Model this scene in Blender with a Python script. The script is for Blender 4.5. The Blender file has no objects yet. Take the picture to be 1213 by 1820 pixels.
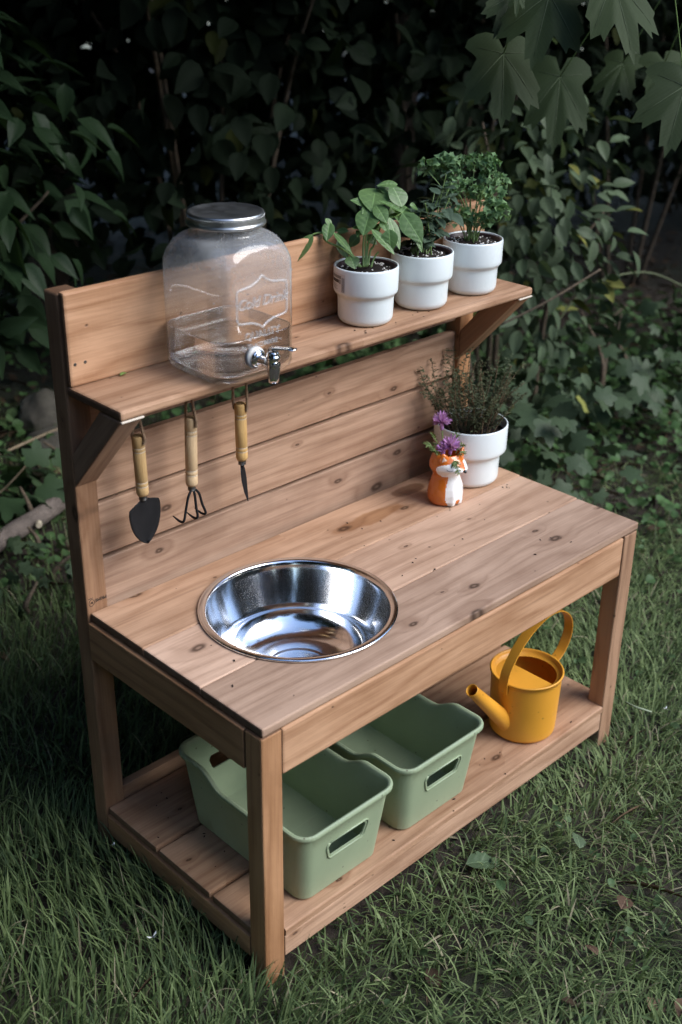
import bpy, bmesh, math, random
import numpy as np
from mathutils import Vector, Matrix, Euler, noise as mnoise
random.seed(7)
rng = np.random.default_rng(11)
SC = bpy.context.scene
COL = SC.collection
PI = math.pi
# ------------------------------------------------------------------ camera, sky, sun, exposure
cam = bpy.data.cameras.new('camera')
cam.sensor_fit = 'VERTICAL'; cam.sensor_height = 36.0; cam.lens = 42.16
cam.clip_start = 0.05; cam.clip_end = 400
cam.dof.use_dof = True; cam.dof.focus_distance = 1.98; cam.dof.aperture_fstop = 3.8
cam_o = bpy.data.objects.new('camera', cam); COL.objects.link(cam_o)
CAM = Vector((-0.85599, -1.01807, 1.48373))
Rv = Vector((0.71645865, -0.69752054, 0.01233247)); Uv = Vector((0.30475346, 0.32883164, 0.89386525)); Fv = Vector((0.62754468, 0.63665913, -0.44816608))
cam_o.matrix_world = Matrix(((Rv.x, Uv.x, -Fv.x, CAM.x), (Rv.y, Uv.y, -Fv.y, CAM.y), (Rv.z, Uv.z, -Fv.z, CAM.z), (0, 0, 0, 1)))
SC.camera = cam_o
VIEW = Vector((0.702, 0.712, 0)).normalized(); RIGHT = Vector((0.712, -0.702, 0)).normalized()
def W(s, d, z=0.0):
    """ground position s metres right of and d metres in front of the viewpoint"""
    p = CAM + VIEW * d + RIGHT * s
    return Vector((p.x, p.y, z))

SUN_AZ = Vector((0.50, -0.87, 0)).normalized()          # the open side of the garden
SUN_EL = math.radians(41)
world = bpy.data.worlds.new('World'); SC.world = world; world.use_nodes = True
nt = world.node_tree
bg = nt.nodes['Background']
sky = nt.nodes.new('ShaderNodeTexSky'); sky.sky_type = 'NISHITA'; sky.sun_disc = False
sky.sun_elevation = SUN_EL; sky.sun_rotation = math.atan2(SUN_AZ.x, SUN_AZ.y)
sky.air_density = 1.0; sky.dust_density = 1.0; sky.ozone_density = 2.5
nt.links.new(sky.outputs[0], bg.inputs[0]); bg.inputs[1].default_value = 0.12
sun = bpy.data.lights.new('sun', 'SUN'); sun.energy = 1.5; sun.angle = math.radians(44); sun.color = (1.0, 0.98, 0.95)
sun_o = bpy.data.objects.new('sun', sun); COL.objects.link(sun_o)
sdir = (SUN_AZ * math.cos(SUN_EL) + Vector((0, 0, math.sin(SUN_EL)))).normalized()
sun_o.rotation_euler = sdir.to_track_quat('Z', 'Y').to_euler(); sun_o.location = (2, -3, 5)
vs = SC.view_settings
vs.view_transform = 'Standard'; vs.look = 'None'; vs.gamma = 1.0; vs.use_curve_mapping = False
vs.exposure = 1.45
SC.render.engine = 'CYCLES'
SC.cycles.use_denoising = True; SC.cycles.denoiser = 'OPENIMAGEDENOISE'; SC.cycles.denoising_input_passes = 'RGB_ALBEDO_NORMAL'; SC.cycles.denoising_prefilter = 'FAST'; SC.cycles.use_adaptive_sampling = False
SC.cycles.caustics_reflective = False; SC.cycles.caustics_refractive = False
SC.cycles.max_bounces = 14; SC.cycles.transmission_bounces = 12; SC.cycles.transparent_max_bounces = 12
SC.cycles.sample_clamp_indirect = 3.0

# ------------------------------------------------------------------ helpers
def tag(o, label=None, cat=None, group=None, kind=None):
    if label: o['label'] = label
    if cat: o['category'] = cat
    if group: o['group'] = group
    if kind: o['kind'] = kind
    return o
def empty(name, loc=(0, 0, 0), label=None, cat=None, group=None, rot=(0, 0, 0)):
    o = bpy.data.objects.new(name, None); COL.objects.link(o); o.location = loc; o.rotation_euler = rot
    o.empty_display_size = 0.02
    return tag(o, label, cat, group)
def obj(name, me, m=None, parent=None, loc=None, rot=None, smooth=None):
    if isinstance(me, bmesh.types.BMesh):
        b = me; me = bpy.data.meshes.new(name); b.to_mesh(me); b.free()
    if m is not None and not me.materials: me.materials.append(m)
    o = bpy.data.objects.new(name, me); COL.objects.link(o)
    if parent: o.parent = parent
    if loc is not None: o.location = loc
    if rot is not None: o.rotation_euler = rot
    if smooth is not None:
        me.polygons.foreach_set('use_smooth', [smooth] * len(me.polygons))
    return o
def nmesh(name, V, F, m=None, cols=None, smooth=True):
    """mesh from numpy arrays; F is (n,3) or (n,4)"""
    V = np.asarray(V, np.float32); F = np.asarray(F, np.int32)
    me = bpy.data.meshes.new(name); k = F.shape[1]
    me.vertices.add(len(V)); me.vertices.foreach_set('co', V.ravel())
    me.loops.add(F.size); me.loops.foreach_set('vertex_index', F.ravel())
    me.polygons.add(len(F)); me.polygons.foreach_set('loop_start', np.arange(0, F.size, k, dtype=np.int32))
    if cols is not None:
        a = me.attributes.new('Tint', 'FLOAT_COLOR', 'POINT')
        c = np.ones((len(V), 4), np.float32); c[:, :3] = cols; a.data.foreach_set('color', c.ravel())
    me.update(calc_edges=True); me.validate()
    me.polygons.foreach_set('use_smooth', np.full(len(me.polygons), smooth))
    if m: me.materials.append(m)
    return me
def box_bm(lx, ly, lz, bev=0.0025, seg=2, cuts=0, wob=0.0, seed=0):
    b = bmesh.new(); bmesh.ops.create_cube(b, size=1.0)
    bmesh.ops.scale(b, vec=(lx, ly, lz), verts=b.verts)
    if cuts:
        ed = [e for e in b.edges if abs((e.verts[0].co - e.verts[1].co).x) > 0.5 * lx]
        bmesh.ops.subdivide_edges(b, edges=ed, cuts=cuts, use_grid_fill=True)
    ed = [e for e in b.edges if len(e.link_faces) == 2 and e.calc_face_angle(0) > 0.8]
    if bev: bmesh.ops.bevel(b, geom=ed, offset=bev, segments=seg, profile=0.5, affect='EDGES', clamp_overlap=True)
    if wob:
        for v in b.verts:
            q = Vector((v.co.x * 9 + seed * 7.3, v.co.y * 25, v.co.z * 25))
            v.co.y += wob * mnoise.noise(q); v.co.z += wob * mnoise.noise(q + Vector((31, 7, 3)))
    return b
def lathe(profile, n=48, closed=False):
    """profile: list of (r,z); r==0 ends make poles"""
    V = []; F = []
    rows = []
    for r, z in profile:
        if r < 1e-6:
            rows.append([len(V)]); V.append((0, 0, z))
        else:
            rows.append(list(range(len(V), len(V) + n)))
            V += [(r * math.cos(2 * PI * i / n), r * math.sin(2 * PI * i / n), z) for i in range(n)]
    for a, c in zip(rows[:-1], rows[1:]):
        for i in range(n):
            j = (i + 1) % n
            if len(a) == 1 and len(c) == 1: continue
            if len(a) == 1: F.append((a[0], c[j], c[i]))
            elif len(c) == 1: F.append((a[i], a[j], c[0]))
            else: F.append((a[i], a[j], c[j], c[i]))
    b = bmesh.new(); vs_ = [b.verts.new(v) for v in V]
    for f in F: b.faces.new([vs_[i] for i in f])
    bmesh.ops.recalc_face_normals(b, faces=b.faces)
    return b
def tube_np(pts, rad, n=6, cap=True):
    """verts, tri faces of a tube through pts; rad is a number or list"""
    P = [Vector(p) for p in pts]; m = len(P)
    R = [rad] * m if not hasattr(rad, '__len__') else list(rad)
    V = []; F = []
    up = None
    for i, p in enumerate(P):
        t = (P[min(i + 1, m - 1)] - P[max(i - 1, 0)])
        if t.length < 1e-9: t = Vector((0, 0, 1))
        t.normalize()
        if up is None:
            up = t.orthogonal().normalized()
        else:
            up = (up - t * up.dot(t))
            up = up.normalized() if up.length > 1e-6 else t.orthogonal().normalized()
        w = t.cross(up)
        for k in range(n):
            a = 2 * PI * k / n
            V.append(tuple(p + (up * math.cos(a) + w * math.sin(a)) * R[i]))
    for i in range(m - 1):
        for k in range(n):
            a, b_ = i * n + k, i * n + (k + 1) % n
            F += [(a, b_, b_ + n), (a, b_ + n, a + n)]
    if cap:
        V.append(tuple(P[0])); c0 = len(V) - 1; V.append(tuple(P[-1])); c1 = len(V) - 1
        for k in range(n):
            F.append((c0, (k + 1) % n, k)); F.append((c1, (m - 1) * n + k, (m - 1) * n + (k + 1) % n))
    return V, F
def spline(pts, n=8):
    P = [Vector(p) for p in pts]; out = []
    for i in range(len(P) - 1):
        p0 = P[max(i - 1, 0)]; p1 = P[i]; p2 = P[i + 1]; p3 = P[min(i + 2, len(P) - 1)]
        for k in range(n):
            t = k / n
            out.append(0.5 * ((2 * p1) + (p2 - p0) * t + (2 * p0 - 5 * p1 + 4 * p2 - p3) * t * t + (3 * p1 - p0 - 3 * p2 + p3) * t ** 3))
    out.append(P[-1]); return out
def join_np(parts):
    V = []; F = []
    for v, f in parts:
        k = len(V); V += list(v); F += [tuple(i + k for i in q) for q in f]
    return V, F
def tubes(name, lst, m, parent=None, n=6, smooth=True, **kw):
    V, F = join_np([tube_np(p, r, n) for p, r in lst])
    return obj(name, nmesh(name, V, F, m, smooth=smooth), None, parent, **kw)
def basis(p0, p1, nrm):
    x = (Vector(p1) - Vector(p0)); L = x.length; x.normalize()
    n_ = Vector(nrm); n_ = (n_ - x * n_.dot(x)).normalized(); y = n_.cross(x)
    return Matrix(((x.x, y.x, n_.x, p0[0]), (x.y, y.y, n_.y, p0[1]), (x.z, y.z, n_.z, p0[2]), (0, 0, 0, 1))), L

# ------------------------------------------------------------------ materials
class NT:
    def __init__(s, name):
        s.m = bpy.data.materials.new(name); s.m.use_nodes = True; s.t = s.m.node_tree
        s.p = s.t.nodes['Principled BSDF']; s.out = s.t.nodes['Material Output']
    def n(s, typ, **kw):
        x = s.t.nodes.new(typ)
        for k, v in kw.items(): setattr(x, k, v)
        return x
    def l(s, a, b): s.t.links.new(a, b)
    def val(s, sock, v):
        if hasattr(v, 'is_linked') or isinstance(v, bpy.types.NodeSocket): s.l(v, sock)
        else: sock.default_value = v
    def math(s, op, a, b=0.0, c=0.0, clamp=False):
        x = s.n('ShaderNodeMath', operation=op, use_clamp=clamp)
        for i, v in enumerate((a, b, c)): s.val(x.inputs[i], v)
        return x.outputs[0]
    def vmath(s, op, a, b=(0, 0, 0)):
        x = s.n('ShaderNodeVectorMath', operation=op); s.val(x.inputs[0], a); s.val(x.inputs[1], b); return x.outputs[0]
    def noise(s, vec, scale=5.0, detail=3.0, rough=0.5):
        x = s.n('ShaderNodeTexNoise'); x.inputs['Scale'].default_value = scale; x.inputs['Detail'].default_value = detail
        x.inputs['Roughness'].default_value = rough
        if vec is not None: s.l(vec, x.inputs['Vector'])
        return x.outputs['Fac']
    def ramp(s, fac, stops):
        x = s.n('ShaderNodeValToRGB'); e = x.color_ramp.elements
        while len(e) < len(stops): e.new(0.5)
        for el, (p, c) in zip(e, stops): el.position = p; el.color = (*c, 1) if len(c) == 3 else c
        s.l(fac, x.inputs[0]); return x.outputs[0]
    def step(s, v, lo, hi):
        x = s.n('ShaderNodeMapRange', interpolation_type='SMOOTHSTEP'); s.val(x.inputs[0], v)
        x.inputs[1].default_value = lo; x.inputs[2].default_value = hi; x.inputs[3].default_value = 0; x.inputs[4].default_value = 1
        return x.outputs[0]
    def mix(s, f, a, b, mode='MIX'):
        x = s.n('ShaderNodeMix', data_type='RGBA', blend_type=mode, clamp_factor=True)
        s.val(x.inputs[0], f)
        for k, v in ((6, a), (7, b)):
            if isinstance(v, tuple): x.inputs[k].default_value = (*v[:3], 1)
            else: s.l(v, x.inputs[k])
        return x.outputs[2]
    def bump(s, h, st=0.3, dist=0.002, nrm=None):
        x = s.n('ShaderNodeBump'); x.inputs['Strength'].default_value = st; x.inputs['Distance'].default_value = dist
        s.l(h, x.inputs['Height'])
        if nrm: s.l(nrm, x.inputs['Normal'])
        return x.outputs[0]
    def obj(s): return s.n('ShaderNodeTexCoord').outputs['Object']
def simple(name, col, rough=0.5, metal=0.0, var=0.12, scale=20.0, bump=0.0, bdist=0.001, coat=0.0, spec=0.5, dirt=0.0):
    q = NT(name); p = q.p; co = q.obj(); f = q.noise(co, scale, 4)
    cc = q.ramp(f, [(0.25, tuple(c * (1 - var) for c in col)), (0.75, tuple(min(c * (1 + var), 1) for c in col))])
    if dirt:                                                   # splashes and flecks of dried soil, a few scuffs
        v = q.n('ShaderNodeTexVoronoi', feature='F1'); v.inputs['Scale'].default_value = 95.0; q.l(co, v.inputs['Vector'])
        sp = q.n('ShaderNodeSeparateColor'); q.l(v.outputs['Color'], sp.inputs[0])
        k = q.math('MULTIPLY', q.math('GREATER_THAN', sp.outputs[0], 0.93), q.math('SUBTRACT', 1.0, q.step(v.outputs['Distance'], 0.06, 0.22)))
        cc = q.mix(q.math('MULTIPLY', k, 0.75), cc, (0.06, 0.042, 0.028))
        film = q.step(q.noise(co, 28, 5, 0.7), 0.56, 0.80); cc = q.mix(q.math('MULTIPLY', film, dirt * 0.5), cc, (0.20, 0.155, 0.11))
        mp = q.n('ShaderNodeMapping'); mp.inputs['Rotation'].default_value = (0.5, 0.4, 0.9); mp.inputs['Scale'].default_value = (14, 300, 300); q.l(co, mp.inputs['Vector'])
        cc = q.mix(q.math('MULTIPLY', q.step(q.noise(mp.outputs[0], 1.0, 1), 0.70, 0.78), dirt * 0.35), cc, tuple(min(1, c * 1.5 + 0.05) for c in col))
    q.l(cc, p.inputs['Base Color'])
    p.inputs['Metallic'].default_value = metal; p.inputs['Specular IOR Level'].default_value = spec
    r = q.n('ShaderNodeMapRange'); q.l(q.noise(co, scale * 1.7, 3), r.inputs[0]); r.inputs[3].default_value = max(rough - 0.08, 0.02); r.inputs[4].default_value = rough + 0.08
    q.l(r.outputs[0], p.inputs['Roughness'])
    if coat: p.inputs['Coat Weight'].default_value = coat; p.inputs['Coat Roughness'].default_value = 0.15
    if bump: q.l(q.bump(q.noise(co, scale * 6, 3), bump, bdist), p.inputs['Normal'])
    return q.m
def wood(name, light, dark, knot, stains=(), rough=0.62, dirt=0.0):
    q = NT(name); p = q.p
    co = q.obj(); rnd = q.n('ShaderNodeObjectInfo').outputs['Random']
    cx = q.n('ShaderNodeCombineXYZ'); q.l(q.math('MULTIPLY', rnd, 37.0), cx.inputs[0]); q.l(q.math('MULTIPLY', rnd, 11.0), cx.inputs[1]); q.l(q.math('MULTIPLY', rnd, 5.0), cx.inputs[2])
    P = q.vmath('ADD', co, cx.outputs[0])
    # knots: sparse cells, stretched through the thickness
    vo = q.n('ShaderNodeTexVoronoi', feature='F1', voronoi_dimensions='2D'); vo.inputs['Scale'].default_value = 1.0; vo.inputs['Randomness'].default_value = 1.0
    nz = q.n('ShaderNodeTexNoise'); nz.inputs['Scale'].default_value = 30.0; q.l(P, nz.inputs['Vector'])
    Pw = q.vmath('ADD', P, q.vmath('MULTIPLY', q.vmath('SUBTRACT', nz.outputs['Color'], (0.5, 0.5, 0.5)), (0.014, 0.008, 0.008)))
    q.l(q.vmath('MULTIPLY', Pw, (7.0, 14.0, 1.6)), vo.inputs['Vector'])
    sep = q.n('ShaderNodeSeparateColor'); q.l(vo.outputs['Color'], sep.inputs[0])
    sel = q.math('GREATER_THAN', sep.outputs[0], 0.58)
    size = q.math('MULTIPLY_ADD', q.math('POWER', sep.outputs[1], 2.0), 0.10, 0.030)
    d = q.math('DIVIDE', vo.outputs['Distance'], size)
    kn = q.math('MULTIPLY', q.math('SUBTRACT', 1.0, q.step(d, 0.45, 1.25)), sel)
    halo = q.math('MULTIPLY', q.math('SUBTRACT', 1.0, q.step(d, 0.9, 4.2)), sel)
    # grain
    sx = q.n('ShaderNodeSeparateXYZ'); q.l(P, sx.inputs[0])
    low = q.noise(q.vmath('MULTIPLY', P, (1.6, 9, 9)), 1.0, 2)
    g = q.math('ADD', q.math('MULTIPLY', sx.outputs[1], 55.0), q.math('MULTIPLY', sx.outputs[2], 40.0))
    g = q.math('ADD', g, q.math('MULTIPLY', low, 9.0))
    g = q.math('ADD', g, q.math('MULTIPLY', halo, 1.6))
    g = q.math('ADD', g, q.math('MULTIPLY', q.noise(q.vmath('MULTIPLY', P, (9, 60, 60)), 1.0, 2), 0.7))
    ring = q.math('PINGPONG', g, 1.0)
    ring = q.math('POWER', ring, 2.2)
    fib = q.noise(q.vmath('MULTIPLY', P, (14, 420, 420)), 1.0, 4, 0.6)
    blot = q.noise(q.vmath('MULTIPLY', P, (4.5, 11, 11)), 1.0, 3, 0.6)
    t = q.math('ADD', q.math('MULTIPLY', ring, 0.34), q.math('MULTIPLY', q.math('ADD', fib, q.math('MULTIPLY', q.math('SUBTRACT', q.noise(q.vmath('MULTIPLY', P, (6, 190, 190)), 1.0, 3, 0.6), 0.5), 1.5)), 0.46))
    t = q.math('ADD', t, q.math('MULTIPLY', q.math('SUBTRACT', blot, 0.5), 1.25))
    mid = tuple((a + b) / 2 for a, b in zip(light, dark))
    c = q.ramp(t, [(0.08, light), (0.42, mid), (0.85, dark)])
    c = q.mix(q.math('MULTIPLY', halo, 0.55), c, dark)
    # long dark streaks and rough-sawn marks
    st = q.step(q.noise(q.vmath('MULTIPLY', P, (2.2, 70, 70)), 1.0, 2), 0.60, 0.78)
    c = q.mix(q.math('MULTIPLY', st, 0.5), c, tuple(x * 0.8 for x in dark))
    saw = q.noise(q.vmath('MULTIPLY', P, (260, 6, 6)), 1.0, 2)
    c = q.mix(q.math('MULTIPLY', q.step(saw, 0.5, 0.8), 0.10), c, light)
    c = q.mix(q.math('MULTIPLY', kn, 0.92), c, knot)
    core = q.math('MULTIPLY', q.math('SUBTRACT', 1.0, q.step(d, 0.0, 0.55)), sel); c = q.mix(q.math('MULTIPLY', core, 0.55), c, mid)
    # small dents and specks of dirt
    vs2 = q.n('ShaderNodeTexVoronoi', feature='F1'); q.l(q.vmath('MULTIPLY', Pw, (30, 46, 46)), vs2.inputs['Vector']); vs2.inputs['Scale'].default_value = 1.0
    s2 = q.n('ShaderNodeSeparateColor'); q.l(vs2.outputs['Color'], s2.inputs[0])
    speck = q.math('MULTIPLY', q.math('GREATER_THAN', s2.outputs[0], 0.86), q.math('SUBTRACT', 1.0, q.step(vs2.outputs['Distance'], 0.03, 0.13)))
    c = q.mix(q.math('MULTIPLY', speck, 0.75), c, knot)
    # per-board tone
    hs = q.n('ShaderNodeHueSaturation'); q.l(c, hs.inputs['Color'])
    q.l(q.math('MULTIPLY_ADD', q.math('FRACT', q.math('MULTIPLY', rnd, 7.31)), 0.34, 0.83), hs.inputs['Value'])
    q.l(q.math('MULTIPLY_ADD', q.math('FRACT', q.math('MULTIPLY', rnd, 3.77)), 0.24, 0.88), hs.inputs['Saturation'])
    c = hs.outputs[0]
    rr = q.math('MULTIPLY_ADD', fib, 0.2, rough - 0.1)
    for (cxx, cyy, ax, ay, colr, amt) in stains:            # dried water marks: shape in the board's own metres
        rel = q.vmath('SUBTRACT', co, (cxx, cyy, 0)); rel = q.vmath('MULTIPLY', rel, (1 / ax, 1 / ay, 0))
        ln = q.n('ShaderNodeVectorMath', operation='LENGTH'); q.l(rel, ln.inputs[0])
        dd = q.math('ADD', ln.outputs['Value'], q.math('MULTIPLY', q.math('SUBTRACT', q.noise(co, 22, 3), 0.5), 0.9))
        msk = q.math('MULTIPLY', q.math('SUBTRACT', 1.0, q.step(dd, 0.75, 1.02)), amt)
        c = q.mix(msk, c, colr, 'MULTIPLY')
    # sawn ends drink the stain and stay darker
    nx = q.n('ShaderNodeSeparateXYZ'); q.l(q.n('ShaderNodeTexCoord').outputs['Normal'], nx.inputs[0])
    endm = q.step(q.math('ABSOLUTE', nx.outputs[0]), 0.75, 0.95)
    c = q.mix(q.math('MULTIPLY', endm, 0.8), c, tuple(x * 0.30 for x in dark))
    q.l(c, p.inputs['Base Color'])
    q.l(rr, p.inputs['Roughness']); p.inputs['Specular IOR Level'].default_value = 0.35
    h = q.math('ADD', q.math('MULTIPLY', fib, 0.6), q.math('MULTIPLY', ring, 0.25))
    h = q.math('SUBTRACT', h, q.math('MULTIPLY', speck, 1.2)); h = q.math('ADD', h, q.math('MULTIPLY', q.noise(q.vmath('MULTIPLY', P, (40, 60, 60)), 1.0, 3), 0.7))
    h = q.math('SUBTRACT', h, q.math('MULTIPLY', kn, 0.5))
    q.l(q.bump(h, 0.55, 0.0014), p.inputs['Normal'])
    return q.m
def leafmat(name, col, col2, rough=0.45, trans=0.25, veins=True, attr=False, vscale=1.0, spec=0.12):
    """leaf: colour varies by object (or by the Tint attribute), veins run from the midrib in the leaf's own metres"""
    q = NT(name); p = q.p
    co = q.obj()
    if attr:
        a = q.n('ShaderNodeAttribute', attribute_name='Tint'); c = a.outputs['Color']
        c = q.mix(q.math('MULTIPLY', q.noise(co, 40, 3), 0.35), c, tuple(x * 0.6 for x in col))
    else:
        rnd = q.n('ShaderNodeObjectInfo').outputs['Random']
        c = q.mix(rnd, col, col2)
        c = q.mix(q.math('MULTIPLY', q.noise(co, 45 * vscale, 3), 0.5), c, tuple(x * 0.7 for x in col))
        if veins:
            s = q.n('ShaderNodeSeparateXYZ'); q.l(co, s.inputs[0])
            ay = q.math('ABSOLUTE', s.outputs[1])
            mid = q.math('SUBTRACT', 1.0, q.step(ay, 0.0003, 0.0011))
            vv = q.math('PINGPONG', q.math('MULTIPLY', q.math('SUBTRACT', s.outputs[0], q.math('MULTIPLY', ay, 0.8)), 120.0 * vscale), 1.0)
            sv = q.math('SUBTRACT', 1.0, q.step(vv, 0.0, 0.16))
            f = q.math('MAXIMUM', q.math('MULTIPLY', mid, 0.55), q.math('MULTIPLY', sv, 0.28))
            c = q.mix(f, c, tuple(min(1, x * 1.9) for x in col2))
    q.l(c, p.inputs['Base Color']); p.inputs['Roughness'].default_value = rough; p.inputs['Specular IOR Level'].default_value = spec
    q.l(q.bump(q.noise(co, 160 * vscale, 2), 0.25, 0.001), p.inputs['Normal'])
    if trans:
        t = q.n('ShaderNodeBsdfTranslucent'); q.l(q.mix(0.5, c, (col2[0] * 1.3, col2[1] * 1.5, col2[2] * 0.6)), t.inputs['Color'])
        mx = q.n('ShaderNodeMixShader'); mx.inputs[0].default_value = trans
        q.l(p.outputs[0], mx.inputs[1]); q.l(t.outputs[0], mx.inputs[2]); q.l(mx.outputs[0], q.out.inputs['Surface'])
    return q.m

WL, WD, WK = (0.508, 0.320, 0.208), (0.268, 0.142, 0.080), (0.060, 0.029, 0.015)
M_TOP = wood('cedar_table_top', (0.525, 0.340, 0.228), (0.300, 0.170, 0.102), WK)
M_TOPB = wood('cedar_table_top_stained', (0.525, 0.340, 0.228), (0.300, 0.170, 0.102), WK,
              stains=((0.105, 0.000, 0.095, 0.022, (0.66, 0.52, 0.36), 0.8), (0.245, 0.035, 0.045, 0.020, (0.50, 0.42, 0.36), 0.85)))
M_WOOD = wood('cedar_boards', WL, WD, WK)
M_POST = wood('cedar_posts', (0.415, 0.240, 0.140), (0.215, 0.108, 0.055), WK)
M_RAW = simple('raw_wood', (0.62, 0.55, 0.45), 0.7)
M_HANDLE = wood('beech_handle', (0.62, 0.43, 0.22), (0.48, 0.31, 0.14), (0.30, 0.18, 0.08))
M_BLACK = simple('black_paint', (0.009, 0.009, 0.010), 0.6, 0.0, 0.2, 40, 0.1, spec=0.2)
M_FERR = simple('dull_ferrule', (0.12, 0.12, 0.115), 0.45, 0.9)
M_TWINE = simple('jute_twine', (0.33, 0.22, 0.14), 0.9, 0, 0.35, 300, 0.6)
M_POT = simple('white_glazed_pot', (0.72, 0.79, 0.80), 0.33, 0, 0.03, 12, 0.05, 0.0006, 0.25)
M_LINER = simple('dark_plastic_liner', (0.035, 0.018, 0.022), 0.4)
M_SOIL = simple('potting_soil', (0.022, 0.014, 0.010), 0.95, 0, 0.6, 120, 1.0, 0.004)
M_PERL = simple('perlite', (0.72, 0.70, 0.66), 0.8, 0, 0.1, 80, 0.5)
M_YEL = simple('mustard_enamel', (0.72, 0.335, 0.036), 0.42, 0, 0.06, 10, 0.08, 0.0006, dirt=0.35)
M_GREEN = simple('sage_plastic', (0.290, 0.360, 0.232), 0.40, 0, 0.07, 14, 0.12, 0.0006, dirt=0.5)
M_CHROME = simple('chrome', (0.78, 0.78, 0.78), 0.10, 1.0, 0.03)
M_TIN = simple('zinc_lid', (0.60, 0.61, 0.60), 0.34, 1.0, 0.12, 30, 0.1)
M_WASHER = simple('white_washer', (0.62, 0.62, 0.60), 0.4)
M_INK = simple('stamp_ink', (0.03, 0.025, 0.022), 0.8)
M_STEM = simple('green_stem', (0.16, 0.26, 0.08), 0.5, 0, 0.2, 60)
M_BARK = simple('bark', (0.075, 0.058, 0.045), 0.9, 0, 0.45, 14, 0.9, 0.012)
M_TWIG = simple('twig_bark', (0.10, 0.075, 0.05), 0.9, 0, 0.4, 60, 0.6, 0.003)
def steel():
    q = NT('brushed_steel'); p = q.p; co = q.obj()
    s = q.n('ShaderNodeSeparateXYZ'); q.l(co, s.inputs[0])
    p.inputs['Base Color'].default_value = (0.86, 0.865, 0.87, 1); p.inputs['Metallic'].default_value = 1.0
    r = q.n('ShaderNodeVectorMath', operation='LENGTH'); q.l(q.vmath('MULTIPLY', co, (1, 1, 0)), r.inputs[0])
    v = q.n('ShaderNodeCombineXYZ'); q.l(r.outputs['Value'], v.inputs[0]); q.l(s.outputs[2], v.inputs[1])
    lines = q.noise(q.vmath('MULTIPLY', v.outputs[0], (900, 900, 1)), 1.0, 2)
    # hairline scratches: several sets of thin streaks
    sc = None
    for k in range(4):
        mp = q.n('ShaderNodeMapping'); mp.inputs['Rotation'].default_value = (0.4 * k, 0.7 * k, 0.8 * k + 0.3); mp.inputs['Scale'].default_value = (6, 520, 520); q.l(co, mp.inputs['Vector'])
        f = q.step(q.noise(mp.outputs[0], 1.0, 1), 0.68, 0.76); sc = f if sc is None else q.math('MAXIMUM', sc, f)
    smudge = q.noise(co, 14, 4, 0.65)
    rr = q.math('ADD', q.math('MULTIPLY_ADD', smudge, 0.11, 0.075), q.math('MULTIPLY', sc, 0.07)); q.l(rr, p.inputs['Roughness'])
    h = q.math('ADD', q.math('MULTIPLY', lines, 0.004), q.math('ADD', q.math('MULTIPLY', q.noise(co, 11, 1), 0.9), q.math('MULTIPLY', sc, -0.01)))
    q.l(q.bump(h, 0.10, 0.004), p.inputs['Normal'])
    return q.m
M_STEEL = steel()
def glass(name, col, ior, fog=0.0, rough=0.0):
    q = NT(name); p = q.p
    p.inputs['Base Color'].default_value = (*col, 1); p.inputs['Transmission Weight'].default_value = 1.0; p.inputs['IOR'].default_value = ior; p.inputs['Roughness'].default_value = rough
    if fog:                                                    # breath of condensation on the upper glass
        co = q.obj(); s = q.n('ShaderNodeSeparateXYZ'); q.l(co, s.inputs[0])
        f = q.math('MULTIPLY', q.step(s.outputs[2], 0.070, 0.10), q.math('MULTIPLY_ADD', q.noise(co, 16, 4, 0.6), fog * 1.2, fog * 0.4))
        df = q.n('ShaderNodeBsdfDiffuse'); df.inputs[0].default_value = (0.8, 0.82, 0.84, 1)
        tl = q.n('ShaderNodeBsdfTranslucent'); tl.inputs[0].default_value = (0.8, 0.82, 0.84, 1)
        m1 = q.n('ShaderNodeMixShader'); m1.inputs[0].default_value = 0.45; q.l(df.outputs[0], m1.inputs[1]); q.l(tl.outputs[0], m1.inputs[2])
        m2 = q.n('ShaderNodeMixShader'); q.l(f, m2.inputs[0]); q.l(p.outputs[0], m2.inputs[1]); q.l(m1.outputs[0], m2.inputs[2]); q.l(m2.outputs[0], q.out.inputs['Surface'])
        q.l(q.bump(q.noise(co, 18, 2), 0.06, 0.004), p.inputs['Normal'])
    return q.m
def schlick(q, nrm=None, f0=0.045, gain=1.0):
    """reflectance of a thin clear wall, the same from both sides"""
    lw = q.n('ShaderNodeLayerWeight'); lw.inputs[0].default_value = 0.5
    if nrm: q.l(nrm, lw.inputs['Normal'])
    return lw.outputs['Facing'], q.math('MULTIPLY', q.math('MULTIPLY_ADD', q.math('POWER', lw.outputs['Facing'], 4.0), 0.9, f0), gain, clamp=True)
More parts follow.
